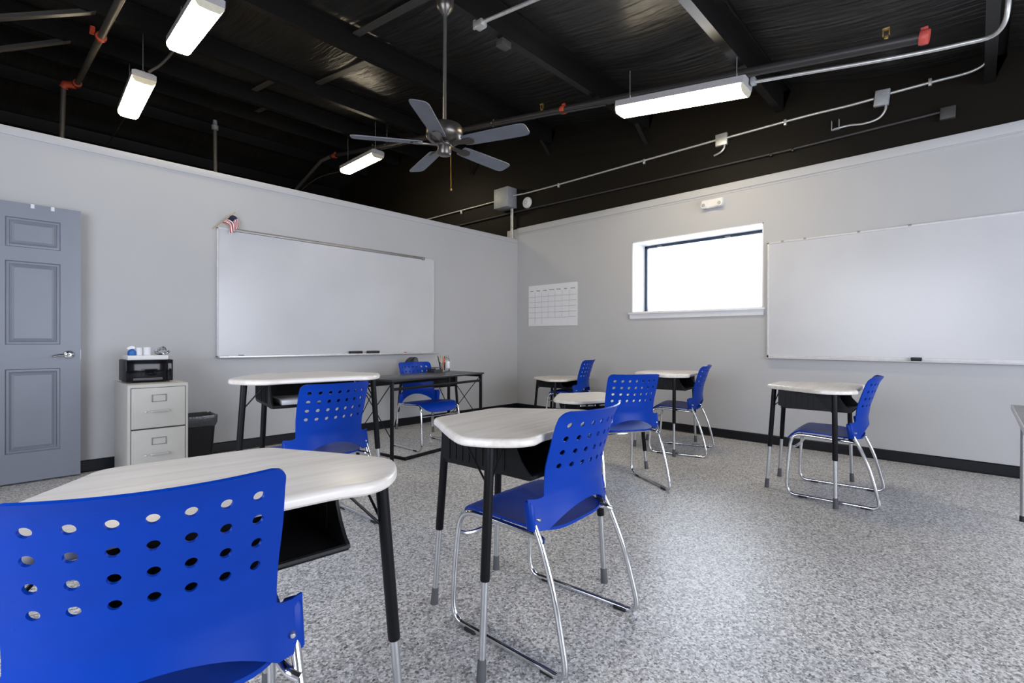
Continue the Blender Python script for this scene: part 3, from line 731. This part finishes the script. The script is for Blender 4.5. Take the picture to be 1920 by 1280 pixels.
# ------------------------------------------------------------------ cabinet, microwave and bin
CX0, CX1, CY0, CY1, CZ = .609, .985, 4.45, 5.06, .733
cb = thing('filing_cabinet', 'putty-coloured two-drawer filing cabinet against the left wall, beside the door', 'filing cabinet', ((CX0+CX1)/2, (CY0+CY1)/2, 0))
cx, cy = (CX0+CX1)/2, (CY0+CY1)/2
b = BM(); box(b, CX0-cx, CX1-cx, CY0-cy+.004, CY1-cy, 0, CZ, .004); finish('cabinet_body', b, M['cab'], cb)
b = BM(); box(b, CX0-cx+.018, CX1-cx-.018, CY0-cy+.001, CY0-cy+.006, .06, CZ-.024); finish('drawer_gap', b, M['cabgap'], cb, smooth=False)
for zlo, zhi in ((.075, .397), (.407, .706)):
    b = BM(); box(b, CX0-cx+.0215, CX1-cx-.0215, CY0-cy-.004, CY0-cy+.006, zlo, zhi, .003); dr = finish('drawer', b, M['cab'], cb)
    zm = zlo+(zhi-zlo)*.42; hx = .0
    b = BM(); tube(b, smooth_path([(-.053, -.004, zm), (-.053, -.028, zm), (-.045, -.033, zm), (.045, -.033, zm), (.053, -.028, zm), (.053, -.004, zm)], 4), .007, 8)
    for v in b.verts: v.co += Vector((0, CY0-cy, 0))
    finish('handle', b, M['alu'], dr)
    b = BM(); zt_ = zm+.095
    for a in ((-.046, .046, zt_+.022, zt_+.027), (-.046, .046, zt_-.027, zt_-.022), (-.046, -.040, zt_-.027, zt_+.027), (.040, .046, zt_-.027, zt_+.027)): box(b, a[0], a[1], CY0-cy-.010, CY0-cy-.002, a[2], a[3], .001)
    finish('label_holder', b, M['alud'], dr)
    b = BM(); box(b, -.040, .040, CY0-cy-.0055, CY0-cy-.003, zt_-.022, zt_+.022); finish('label_card', b, M['cab'], dr, smooth=False)
    b = BM(); lathe(b, [(.008, 0), (.008, -.008), (.006, -.010), (0, -.010)], (-.083, CY0-cy-.003, zm-.002), 14, 'Y'); finish('lock', b, M['alu'], dr)
mw = thing('microwave_oven', 'small glossy black microwave oven on top of the filing cabinet', 'microwave', (.772, 4.78, CZ))
b = BM(); box(b, -.150, .150, -.135, .17, .008, .176, .008)
for sx in (-.12, .12):
    for sy in (-.1, .13): box(b, sx-.012, sx+.012, sy-.012, sy+.012, 0, .012)
finish('oven_body', b, M['matteb'], mw)
b = BM(); box(b, -.149, .108, -.150, -.136, .010, .174, .006); dr = finish('oven_door', b, M['gloss'], mw)
b = BM(); box(b, .110, .149, -.148, -.136, .010, .174, .004); cp = finish('control_panel', b, M['gloss'], mw)
b = BM(); box(b, -.105, .08, -.1525, -.1495, .020, .038, .001); finish('door_trim', b, M['greycap'], dr)
tr = thing('white_box_lid', 'flat white box lying on top of the black microwave', 'box', (.765, 4.78, CZ+.176))
b = BM(); box(b, -.128, .128, -.13, .12, 0, .034, .003); finish('lid', b, M['whitep'], tr)
zt_ = CZ+.176+.034
sb = thing('spray_bottle', 'white trigger spray bottle with blue label lying on the microwave, leftmost item', 'bottle', (.678, 4.76, zt_))
b = BM(); lathe(b, [(0, 0), (.026, .0), (.028, .006), (.027, .030), (.014, .044), (.012, .05), (0, .05)], (0, 0, 0), 18); finish('bottle_body', b, M['bluep'], sb)
b = BM(); prism_xz(b, [(-.030, .046), (.014, .046), (.020, .058), (.016, .070), (-.006, .074), (-.024, .064), (-.034, .058)], -.010, .010); bmesh.ops.bevel(b, geom=b.edges[:], offset=.003, segments=2, affect='EDGES'); finish('trigger_head', b, M['white'], sb)
for i, (x, r, h, lb) in enumerate(((.722, .022, .060, 'white paper roll on the microwave, next to the spray bottle'), (.775, .026, .062, 'wider white paper roll in the middle on top of the microwave'))):
    o = thing('paper_roll', lb, 'paper roll', (x, 4.765, zt_), 0, 'paper rolls on the microwave')
    b = BM(); lathe(b, [(.009, 0), (r, 0), (r, h), (.009, h), (.009, 0)], (0, 0, 0), 22); finish('roll', b, M['white'], o)
o = thing('plastic_bag', 'crumpled clear plastic bag on top of the microwave, rightmost item', 'bag', (.872, 4.765, zt_))
b = BM(); bmesh.ops.create_icosphere(b, subdivisions=3, radius=1)
for v in b.verts:
    n = v.co.copy(); k = 1+.22*math.sin(n.x*7+n.y*5)*math.cos(n.z*6+n.x*3)
    v.co = Vector((n.x*.050*k, n.y*.045*k, max(0, (n.z*.5+.42)*.055*k)+(.018*math.exp(-((n.x+.1)**2+n.y**2)*8) if n.z > 0 else 0)))
finish('bag_film', b, M['clear'], o, angle=20)
b = BM(); lathe(b, [(0, .001), (.012, .001), (.014, .008), (.010, .012), (0, .012)], (-.012, -.01, 0), 14); finish('bag_content', b, M['greycap'], o)
bn = thing('waste_bin', 'black plastic waste bin with clear liner between the cabinet and the raised desk', 'bin', (1.150, 4.93, 0))
def rr(w, dpt, z, r=.03, n=5):
    out = []
    for cx_, cy_, a0 in ((w-r, dpt-r, 0), (-w+r, dpt-r, 90), (-w+r, -dpt+r, 180), (w-r, -dpt+r, 270)):
        for k in range(n+1):
            a = math.radians(a0+90*k/n); out.append(Vector((cx_+r*math.cos(a), cy_+r*math.sin(a), z)))
    return out
b = BM(); R_ = [rr(.105, .085, .0), rr(.13, .108, .385), rr(.138, .116, .387), rr(.139, .117, .400), rr(.131, .109, .400), rr(.104, .084, .01)]
loops_solid(b, R_); finish('bin_body', b, M['blackp'], bn)
b = BM(); lp0 = rr(.1335, .1115, .335); lps = []
for w_, d_, z_, am in ((.1275, .1055, .315, .006), (.1405, .1185, .35, .004), (.1425, .1205, .40, .003), (.139, .117, .412, .004), (.128, .106, .40, .003), (.118, .097, .33, .006)):
    L_ = rr(w_, d_, z_); lps.append([p_+Vector((0, 0, am*math.sin(i*1.9+z_*40))) for i, p_ in enumerate(L_)])
Rv = [[b.verts.new(p_) for p_ in L_] for L_ in lps]
for a_, c_ in zip(Rv, Rv[1:]):
    for k in range(len(a_)): b.faces.new((a_[k], a_[(k+1) % len(a_)], c_[(k+1) % len(a_)], c_[k]))
finish('bin_liner', b, M['liner'], bn, angle=60)

# ------------------------------------------------------------------ grey table at the right edge
t = thing('side_table', 'grey table corner entering at the right edge of the picture', 'table', (3.7, -.55, 0))
b = BM(); box(b, -.95, .53, -.42, .395, .662, .690, .004); finish('tabletop', b, M['tgrey'], t)
b = BM()
for a in ((-.955, .535, .393, .400), ): box(b, a[0], a[1], a[2], a[3], .660, .691, .003)
finish('edge_strip', b, M['alu'], t)
for x in (-.85, .50):
    for y in (-.36, .345):
        b = BM(); tube(b, [(x, y, .03), (x, y, .664)], .016, 12); lg = finish('leg', b, M['satin'], t)
        b = BM(); lathe(b, [(.018, 0), (.018, .03), (.016, .035)], (x, y, 0), 12); finish('foot_cap', b, M['glide'], lg)

# ------------------------------------------------------------------ roof steel
def purlin(y, z, name='ceiling_beam', up=True):
    b = BM(); W, Hh, T = .068, .205, .006
    prof = [(0, 0), (W, 0), (W, .018), (W-T, .018), (W-T, T), (T, T), (T, Hh-T), (-W+T, Hh-T), (-W+T, Hh-.018), (-W, Hh-.018), (-W, Hh), (0, Hh)]
    prism_yz(b, [(y+(p if up else -p), z+q) for p, q in prof], XW, UC-.003)
    return struct(name, b, M['steel'], smooth=False)
for y, z in PUR: purlin(y, z, up=(y < 9.2))
# flat struts between the purlins (roof level) and the flange braces on the left
def slope_z(y, off): return CAMH+off+(y/6 if y <= 9.15 else 9.15/3-y/6)
for x, ya, yb in ((2.40, 3.00, 4.46), (2.79, 4.56, 6.18), (2.42, 6.27, 7.38), (2.81, 7.48, 8.45)):
    b = BM(); bar(b, (x, ya, slope_z(ya, 2.285)), (x, yb, slope_z(yb, 2.285)), .075, .012); struct('ceiling_strut', b, M['steel2'], smooth=False)
for a, c in (((.60, 6.21, 4.245), (-.75, 6.21, 3.46)), ((.50, 7.41, 4.425), (-.80, 7.41, 3.62))):
    b = BM(); bar(b, a, c, .06, .008); bar(b, (a[0], a[1]+.028, a[2]+.03), (c[0], c[1]+.028, c[2]+.03), .006, .06); struct('ceiling_brace', b, M['steel2'], smooth=False)

for y, z, dx, dz in ((2.975, 3.685, .26, .17), (4.525, 3.94, .22, .16), (6.235, 4.24, .30, .34)):
    b = BM(); bar(b, (UC-dx, y, z+.004), (UC-.012, y, z-dz), .05, .008); struct('ceiling_brace', b, M['steel'], smooth=False)
b = BM(); bar(b, (UC-.012, 6.235, 3.90), (UC-.012, 5.98, 4.22), .05, .008, (1, 0, 0)); struct('ceiling_brace', b, M['steel'], smooth=False)

# ------------------------------------------------------------------ lights
def fluor(label, p0, p1, hang):
    """strip light from p0 to p1 (centres of lens ends, underside)"""
    p0, p1 = Vector(p0), Vector(p1); c = (p0+p1)/2; L = (p1-p0).length/2
    dirv = (p1-p0).normalized(); rz = math.atan2(dirv.y, dirv.x)-PI/2; tilt = math.asin(dirv.z)
    t = thing('strip_light', label, 'light fixture', c, rz, 'hanging fluorescent strip lights'); t.rotation_euler = (tilt, 0, rz)
    W = .108
    b = BM(); sec = [(-W, .030), (-W, .085), (-W*.7, .098), (W*.7, .098), (W, .085), (W, .030)]
    loops_solid(b, [[Vector((x, y, z)) for x, z in sec] for y in (-L-.012, L+.012)]); finish('housing', b, M['housing'], t, angle=25)
    b = BM(); sec = [(-W+.006, .033), (-W+.007, .008), (-W*.70, -.024), (0, -.028), (W*.70, -.024), (W-.007, .008), (W-.006, .033)]
    loops_solid(b, [[Vector((x*(.98 if k in (0, 3) else 1), y, z)) for x, z in sec] for k, y in enumerate((-L, -L+.02, L-.02, L))]); finish('lens', b, M['lens'], t, angle=25)
    for s in (-1, 1):
        b = BM(); loops_solid(b, [[Vector((x, s*y, z)) for x, z in ((-W+.004, .034), (-W+.005, .006), (-W*.70, -.026), (0, -.030), (W*.70, -.026), (W-.005, .006), (W-.004, .034))] for y in (L+.001, L+.010)])
        finish('end_cap', b, M['lenscap'], t, angle=25)
        # hanger wire, with a small hook, up to the roof steel
        b = BM(); y = s*L*.86; inv = t.rotation_euler.to_matrix().inverted()
        v = inv @ Vector((0, 0, 1)); base = Vector((0, y, .097))
        tube(b, [base+Vector((.03, 0, 0)), base+v*.07, base+Vector((-.03, 0, 0))], .003, 6); tube(b, [base+v*.07, base+v*hang], .003, 6)
        finish('hanger', b, M['wire'], t)
    return t
fluor('lit strip light over the right side, below the black pipe, nearest the window wall', (4.20, 1.385, 3.125), (4.20, 2.545, 3.315), .30)
fluor('lit strip light at the top left, the largest one, cut by the top edge', (1.13, 4.47, 3.745), (1.19, 5.76, 3.955), .36)
fluor('lit strip light second from the top left, above the left wall', (1.03, 6.52, 3.86), (1.06, 7.72, 3.88), .62)
fluor('smallest lit strip light, seen left of the ceiling fan', (4.06, 6.85, 3.97), (4.09, 7.95, 3.99), .55)

# ------------------------------------------------------------------ ceiling fan
FX, FY, FZ = 2.31, 2.935, 2.545
fan = thing('ceiling_fan', 'dark five-blade ceiling fan on a long rod in the middle of the ceiling', 'ceiling fan', (FX, FY, FZ))
b = BM(); lathe(b, [(.0, .995), (.022, .995), (.035, 1.01), (.062, 1.045), (.068, 1.075), (.068, 1.135), (0, 1.135)], (0, 0, 0), 24); finish('canopy', b, M['fanm'], fan)
b = BM(); lathe(b, [(.0135, .17), (.0135, 1.0)], (0, 0, 0), 14); finish('downrod', b, M['rod'], fan)
b = BM(); lathe(b, [(.0, .175), (.03, .175), (.035, .165), (.11, .16), (.132, .148), (.14, .125), (.14, .085), (.132, .06), (.11, .035), (.07, .022), (0, .02)], (0, 0, 0), 36); finish('motor_housing', b, M['fanm'], fan)
b = BM(); lathe(b, [(0, .03), (.058, .03), (.062, .01), (.058, .0), (.052, -.004), (.052, -.055), (.046, -.066), (.02, -.071), (0, -.071)], (0, 0, 0), 28); finish('switch_housing', b, M['fanm'], fan)
b = BM(); lathe(b, [(0, .004), (.012, .004), (.012, -.001), (0, -.001)], (0, 0, -.071), 14); finish('bottom_plug', b, M['blade'], fan)
for k in range(5):
    ang = math.radians(1.5+72*k); R = Matrix.Rotation(ang, 4, 'Z'); P = Matrix.Translation((.0, 0, .015)) @ Matrix.Rotation(math.radians(-12), 4, 'X')
    b = BM(); prof = [(.165, .05), (.21, .058), (.40, .064), (.62, .068)]
    tip = [(.655, .066), (.676, .056), (.684, .036), (.685, 0)]
    edge = prof+tip; lp = [(x, w) for x, w in edge]+[(x, -w) for x, w in edge[::-1][1:]]
    loops_solid(b, [[Vector((x, y, z)) for x, y in lp] for z in (-.003, .004)])
    xform(b, b.verts, R @ P); bl = finish('blade', b, M['blade'], fan, angle=30)
    b = BM(); arm = [(.055, .020), (.10, .016), (.15, .022), (.19, .036), (.235, .032), (.255, 0)]
    lp = arm+[(x, -w) for x, w in arm[::-1][1:]]
    loops_solid(b, [[Vector((x, y, z)) for x, y in lp] for z in (-.011, -.004)])
    xform(b, b.verts, R @ P); finish('blade_arm', b, M['fanm'], bl, angle=30)
b = BM(); tube(b, [(.045, -.02, -.03), (.047, -.022, -.31)], .0016, 6); lathe(b, [(0, 0), (.006, -.006), (.007, -.018), (0, -.022)], (.047, -.022, -.31), 10); finish('pull_chain', b, M['brass'], fan)

# ------------------------------------------------------------------ pipes and conduit
def pipe_thing(name, label, cat, pts, r, mat, group=None, seg=12, smooth=0):
    b = BM(); tube(b, smooth_path(pts, smooth) if smooth else pts, r, seg); o = finish(name, b, mat); return tag(o, label, cat, group)
PS = lambda y, off=2.055: slope_z(y, off)
# long black sprinkler main following the roof slope, over the ridge and down behind the wall
sp_ = thing('sprinkler_pipe', 'long black sprinkler pipe running along the ceiling past the fan and right strip light', 'pipe')
b = BM(); tube(b, [(4.38, .27, PS(.27)), (4.38, 9.08, PS(9.08))], .038, 14); finish('pipe_run', b, M['pipe'], sp_)
def coupling(parent, c, r, w, mat, axis=(0, 1, 1/6), name='coupling'):
    a = Vector(axis).normalized(); c = Vector(c); b = BM(); tube(b, [c-a*w, c-a*w*.5, c+a*w*.5, c+a*w], r, 14, radii=[r*.92, r, r, r*.92])
    box(b, c.x-.012, c.x+.012, c.y-.02, c.y+.02, c.z+r*.9, c.z+r+.018, .003); finish(name, b, mat, parent)
coupling(sp_, (4.38, .27, PS(.27)), .050, .026, M['redcap'], name='end_cap')
coupling(sp_, (4.38, 3.40, PS(3.40)), .050, .03, M['orange'])
coupling(sp_, (4.38, 8.95, PS(8.95)), .050, .06, M['orange'])
for y in (.48, 3.72, 7.55):
    b = BM(); z = PS(y)+.034
    box(b, 4.365, 4.395, y-.014, y+.014, z, z+.03, .003); box(b, 4.37, 4.39, y-.022, y-.014, z+.03, z+.075, .002); box(b, 4.37, 4.39, y+.014, y+.022, z+.03, z+.075, .002); box(b, 4.36, 4.40, y-.022, y+.022, z+.075, z+.082, .002)
    finish('sprinkler_head', b, M['brass'], sp_)
for y in (4.55, 7.1):
    b = BM(); z = PS(y); tube(b, [(4.38, y, z-.04), (4.38-.045, y, z), (4.38, y, z+.055), (4.38+.045, y, z), (4.38, y, z-.04)], .004, 6); tube(b, [(4.38, y, z+.05), (4.38, y, z+.26)], .004, 6); finish('pipe_hanger', b, M['wire'], sp_)
d1 = slope_z(11.6, 2.055)
pipe_thing('sprinkler_pipe', 'dull pipe dropping away from the orange coupling towards the left wall top', 'pipe', [(4.36, 9.10, PS(9.10)-.01), (4.30, 9.35, PS(9.35)-.02), (4.45, 11.6, d1)], .034, M['dullpipe'])
spl = thing('sprinkler_pipe', 'dull steel sprinkler pipe slanting down at the far left of the ceiling', 'pipe')
b = BM(); tube(b, [(.675, .5, PS(.5, 2.03)), (.675, 9.06, PS(9.06, 2.03))], .032, 12); finish('pipe_run', b, M['dullpipe'], spl)
coupling(spl, (.675, 6.56, PS(6.56, 2.03)), .050, .03, M['orange'])
coupling(spl, (.675, 9.0, PS(9.0, 2.03)), .052, .05, M['orange'])
b = BM(); box(b, .585, .625, 6.50, 6.60, PS(6.55, 2.03)+.01, PS(6.55, 2.03)+.06, .006); finish('branch_tee', b, M['orange'], spl)
b = BM(); tube(b, [(.66, 9.08, 4.60), (.56, 9.12, 4.59), (.545, 9.14, 4.54)], .05, 12); finish('elbow', b, M['orange'], spl)
b = BM(); tube(b, [(.545, 9.14, 4.56), (.505, 9.14, 3.0)], .030, 12); finish('drop_pipe', b, M['dullpipe'], spl)
dr_ = thing('sprinkler_drop', 'thin steel drop pipe standing behind the left wall top, left of the whiteboard', 'pipe')
b = BM(); tube(b, [(2.392, 9.14, 4.58), (2.405, 9.14, 3.0)], .030, 12); finish('drop_pipe', b, M['dullpipe'], dr_)
b = BM(); lathe(b, [(.03, -.04), (.05, -.03), (.052, .03), (.035, .045), (.03, .12)], (2.392, 9.14, 4.58), 14); finish('fitting', b, M['galvbox'], dr_)
# conduit between lights
pipe_thing('conduit', 'short dark conduit joining the two strip lights at the left', 'conduit', [(1.19, 5.83, 4.02), (1.18, 6.15, 4.04), (1.13, 6.36, 4.0), (1.06, 6.46, 3.95)], .013, M['dullpipe'], None, 8, 4)
pipe_thing('conduit', 'dark conduit leading off below the second strip light at the left', 'conduit', [(1.06, 7.75, 3.92), (1.02, 9.2, 3.90), (.98, 10.2, 3.75)], .010, M['pipe'], None, 8, 3)
pipe_thing('conduit', 'thin conduit running from the right strip light past the fan to the small strip light', 'conduit', [(4.17, 2.70, 3.44), (4.12, 4.5, 3.74), (4.10, 6.3, 4.0), (4.09, 6.80, 4.08)], .012, M['pipe'], None, 8, 4)
pipe_thing('conduit', 'thin wire conduit leading left from the smallest strip light', 'conduit', [(4.09, 7.97, 4.03), (4.2, 9.4, 4.22), (4.3, 10.8, 4.12)], .009, M['dullpipe'], None, 8, 4)
cR = thing('conduit', 'grey conduit from the right strip light, bending up at the top right corner', 'conduit')
b = BM(); tube(b, smooth_path([(4.235, 1.345, 3.195), (4.24, 1.0, 3.135), (4.25, .4, 3.03), (4.25, .08, 2.985), (4.235, -.06, 2.97), (4.15, -.11, 2.985), (4.10, -.125, 3.06), (4.10, -.125, 3.20)], 5), .0135, 10); finish('conduit_run', b, M['galv'], cR)
b = BM(); box(b, 4.205, 4.265, 1.312, 1.348, 3.17, 3.225, .006); finish('connector', b, M['galvbox'], cR)
# galvanised conduit above the fan
gc = thing('conduit', 'shiny galvanised conduit at the top centre, ending in a fitting near the fan rod', 'conduit')
b = BM(); tube(b, [(2.665, .8, slope_z(.8, 2.10)), (2.665, 2.90, slope_z(2.90, 2.09))], .015, 12); finish('conduit_run', b, M['galv'], gc)
b = BM(); z = slope_z(2.95, 2.08); box(b, 2.632, 2.70, 2.88, 2.97, z-.035, z+.02, .008); box(b, 2.64, 2.66, 2.965, 2.99, z-.03, z+.06, .004); finish('elbow_fitting', b, M['galv'], gc)
b = BM(); box(b, 2.95, 3.06, 2.955, 3.035, 3.625, 3.683, .004); o = finish('junction_box', b, M['steel2']); tag(o, 'dark grey box on the roof beam right of the fan rod', 'junction box', 'electrical boxes')
# wall conduit on the black upper wall
wc = thing('wall_conduit', 'light galvanised conduit running the length of the black upper right wall', 'conduit')
XC = UC-.02
segs = [[(XC, 7.6, 3.345), (XC, 5.75, 3.322), (XC, 5.60, 3.322), (XC-.05, 5.54, 3.322)], [(XC-.05, 5.20, 3.315), (XC-.03, 5.12, 3.316), (XC, 5.0, 3.318), (XC, 2.12, 3.315)], [(XC, 1.99, 3.31), (XC, 1.2, 3.305), (XC, .9, 3.292), (XC, .69, 3.290)], [(XC, .57, 3.300), (XC, .25, 3.296), (XC, .06, 3.292), (XC-.01, -.015, 3.306), (XC-.02, -.05, 3.33)]]
for s_ in segs:
    b = BM(); tube(b, smooth_path(s_, 4), .0125, 10); finish('conduit_run', b, M['galv'], wc)
for y in (6.5, 4.35, 3.0, 1.42, .30):
    b = BM(); box(b, XC-.014, UC-.001, y-.012, y+.012, 3.27, 3.33, .004); finish('strap', b, M['galv'], wc)
dr2 = thing('drop_conduit', 'twin pale conduits dropping from the large grey box to the left wall top', 'conduit')
for y in (5.235, 5.262):
    b = BM(); tube(b, [(XC-.03, y, 2.642), (XC-.03, y, 3.125)], .0125, 10); finish('conduit_run', b, M['galv'], dr2)
def jbox(name, label, y0, y1, z0, z1, dp, mat, skew=0):
    o = thing(name, label, 'junction box', (UC, (y0+y1)/2, (z0+z1)/2), 0, 'electrical boxes')
    cy_, cz_ = (y0+y1)/2, (z0+z1)/2
    b = BM(); vs = box(b, -dp, -.001, y0-cy_, y1-cy_, z0-cz_, z1-cz_, .004); xform(b, b.verts, Matrix.Rotation(skew, 4, 'X')); finish('box_body', b, mat, o)
    b = BM(); box(b, -dp-.003, -dp+.001, y0-cy_+.004, y1-cy_-.004, z0-cz_+.004, z1-cz_-.004, .002); xform(b, b.verts, Matrix.Rotation(skew, 4, 'X')); finish('cover', b, mat, o)
jbox('junction_box', 'large grey square junction box on the black wall above the room corner', 5.195, 5.50, 3.13, 3.435, .20, M['galvbox'])
jbox('junction_box', 'small pale junction box on the wall conduit above the window', 1.99, 2.115, 3.235, 3.365, .045, M['galv'])
jbox('junction_box', 'small grey junction box on the wall conduit at the upper right, with a curved whip', .575, .685, 3.205, 3.345, .045, M['galvbox'], math.radians(6))
jbox('junction_box', 'black junction box at the right end of the black wall conduit', .135, .235, 2.945, 3.045, .05, M['steel2'], math.radians(2))
pipe_thing('flex_whip', 'short pale flexible whip hanging below the junction box above the window', 'conduit', [(UC-.03, 2.02, 3.25), (UC-.03, 2.025, 3.20), (UC-.03, 2.06, 3.165), (UC-.02, 2.137, 3.148)], .011, M['galv'], None, 8, 5)
fw = thing('flex_whip', 'long curved grey flexible whip below the upper right junction box, ending in a clip', 'conduit')
b = BM(); tube(b, smooth_path([(UC-.03, .60, 3.21), (UC-.03, .605, 3.16), (UC-.03, .65, 3.10), (UC-.025, .76, 3.085), (UC-.02, .88, 3.105), (UC-.02, 1.0, 3.105)], 5), .010, 8); finish('whip', b, M['galv'], fw)
b = BM(); box(b, UC-.03, UC-.001, .955, 1.02, 3.095, 3.105, .002); box(b, UC-.03, UC-.001, .955, .96, 3.10, 3.19, .002); box(b, UC-.03, UC-.001, 1.015, 1.02, 3.10, 3.19, .002); finish('clip', b, M['galvbox'], fw)
lc = thing('wall_conduit', 'thin black conduit running low along the black upper right wall', 'conduit')
b = BM(); tube(b, [(XC, 7.2, 3.085), (XC, 5.24, 3.070), (XC, 2.5, 3.025), (XC, 1.39, 3.010), (XC, .235, 3.02)], .012, 10); finish('conduit_run', b, M['pipe'], lc)
for y in (4.6, 1.55, 1.35):
    b = BM(); box(b, XC-.014, UC-.001, y-.012, y+.012, 2.985 if y < 2 else 3.03, 3.03 if y < 2 else 3.075, .004); finish('strap', b, M['steel'], lc)
# round detector and emergency light
sd = thing('smoke_detector', 'white round detector on the black wall beside the large grey box', 'detector', (UC, 4.965, 3.172))
b = BM(); lathe(b, [(.085, -.001), (.085, -.018), (.078, -.028), (.045, -.032), (.042, -.038), (0, -.038)], (0, 0, 0), 30, 'X'); finish('detector_body', b, M['whitep'], sd)
b = BM(); lathe(b, [(.026, -.037), (.026, -.042), (.02, -.042), (.02, -.037)], (0, 0, 0), 20, 'X'); finish('sensor_ring', b, M['housing'], sd)
el = thing('emergency_light', 'white twin-lamp emergency light on the right wall above the window', 'emergency light', (UC, 2.145, 2.608))
b = BM(); pr = [(-.118, -.04), (-.105, .03), (-.118, .05), (.118, .055), (.118, .035), (.122, -.045)]
prism_yz(b, [(-.115, -.030), (-.100, -.042), (.095, -.042), (.115, -.030), (.122, .050), (-.122, .050)], -.055, .004); bmesh.ops.bevel(b, geom=b.edges[:], offset=.008, segments=3, affect='EDGES'); finish('lamp_body', b, M['whitep'], el)
for s in (-1, 1):
    b = BM(); lathe(b, [(.030, -.035), (.033, -.065), (.030, -.078), (.022, -.080), (0, -.074)], (0, s*.088, -.012), 20, 'X'); hd = finish('lamp_head', b, M['whitep'], el)
    b = BM(); lathe(b, [(.021, -.0795), (.020, -.083), (0, -.083)], (0, s*.088, -.012), 16, 'X'); finish('lamp_glass', b, M['galvbox'], hd)

# ------------------------------------------------------------------ light and camera
sc = bpy.context.scene
wd = bpy.data.worlds.new('daylight'); sc.world = wd; wd.use_nodes = True
bg = wd.node_tree.nodes['Background']; bg.inputs[0].default_value = (.88, .94, 1, 1); bg.inputs[1].default_value = 3.0
def area(name, loc, aim, sx, sy, power, col, spread=PI):
    l = bpy.data.lights.new(name, 'AREA'); l.shape = 'RECTANGLE'; l.size = sx; l.size_y = sy; l.energy = power; l.color = col; l.spread = spread
    o = bpy.data.objects.new(name, l); COL.objects.link(o); o.location = loc
    o.rotation_euler = (Vector(aim)-Vector(loc)).to_track_quat('-Z', 'Y').to_euler(); return o
area('daylight_near', (2.2, YN+.12, 1.55), (2.2, 3, 1.1), 4.4, 2.0, 235, (.84, .885, 1.))
area('daylight_back', (XW+.12, 1.9, 1.6), (4, 2.9, 1.2), 4.2, 2.0, 190, (.84, .885, 1.))
area('daylight_window', (UC+.5, (WY0+WY1)/2, (WZ0+WZ1)/2), (3, 2.4, .6), 1.5, .9, 55, (.80, .87, 1.))

F, YAW, PIT, ROLL = 909.08, math.radians(43.80), math.radians(-.133), math.radians(-.204)
fw_ = Vector((math.cos(YAW)*math.cos(PIT), math.sin(YAW)*math.cos(PIT), math.sin(PIT))); rt = Vector((math.sin(YAW), -math.cos(YAW), 0)); up = rt.cross(fw_)
c_, s_ = math.cos(ROLL), math.sin(ROLL)
R_ = rt*c_-up*s_; U_ = rt*s_+up*c_
cd = bpy.data.cameras.new('camera'); cam = bpy.data.objects.new('camera', cd); COL.objects.link(cam)
cd.sensor_fit = 'HORIZONTAL'; cd.sensor_width = 36; cd.lens = F/1920*36; cd.clip_start = .02; cd.clip_end = 200
mw_ = Matrix((( R_.x, U_.x, -fw_.x, 0), (R_.y, U_.y, -fw_.y, 0), (R_.z, U_.z, -fw_.z, CAMH), (0, 0, 0, 1)))
cam.matrix_world = mw_
sc.camera = cam
sc.view_settings.view_transform = 'Standard'; sc.view_settings.look = 'None'; sc.view_settings.exposure = 0
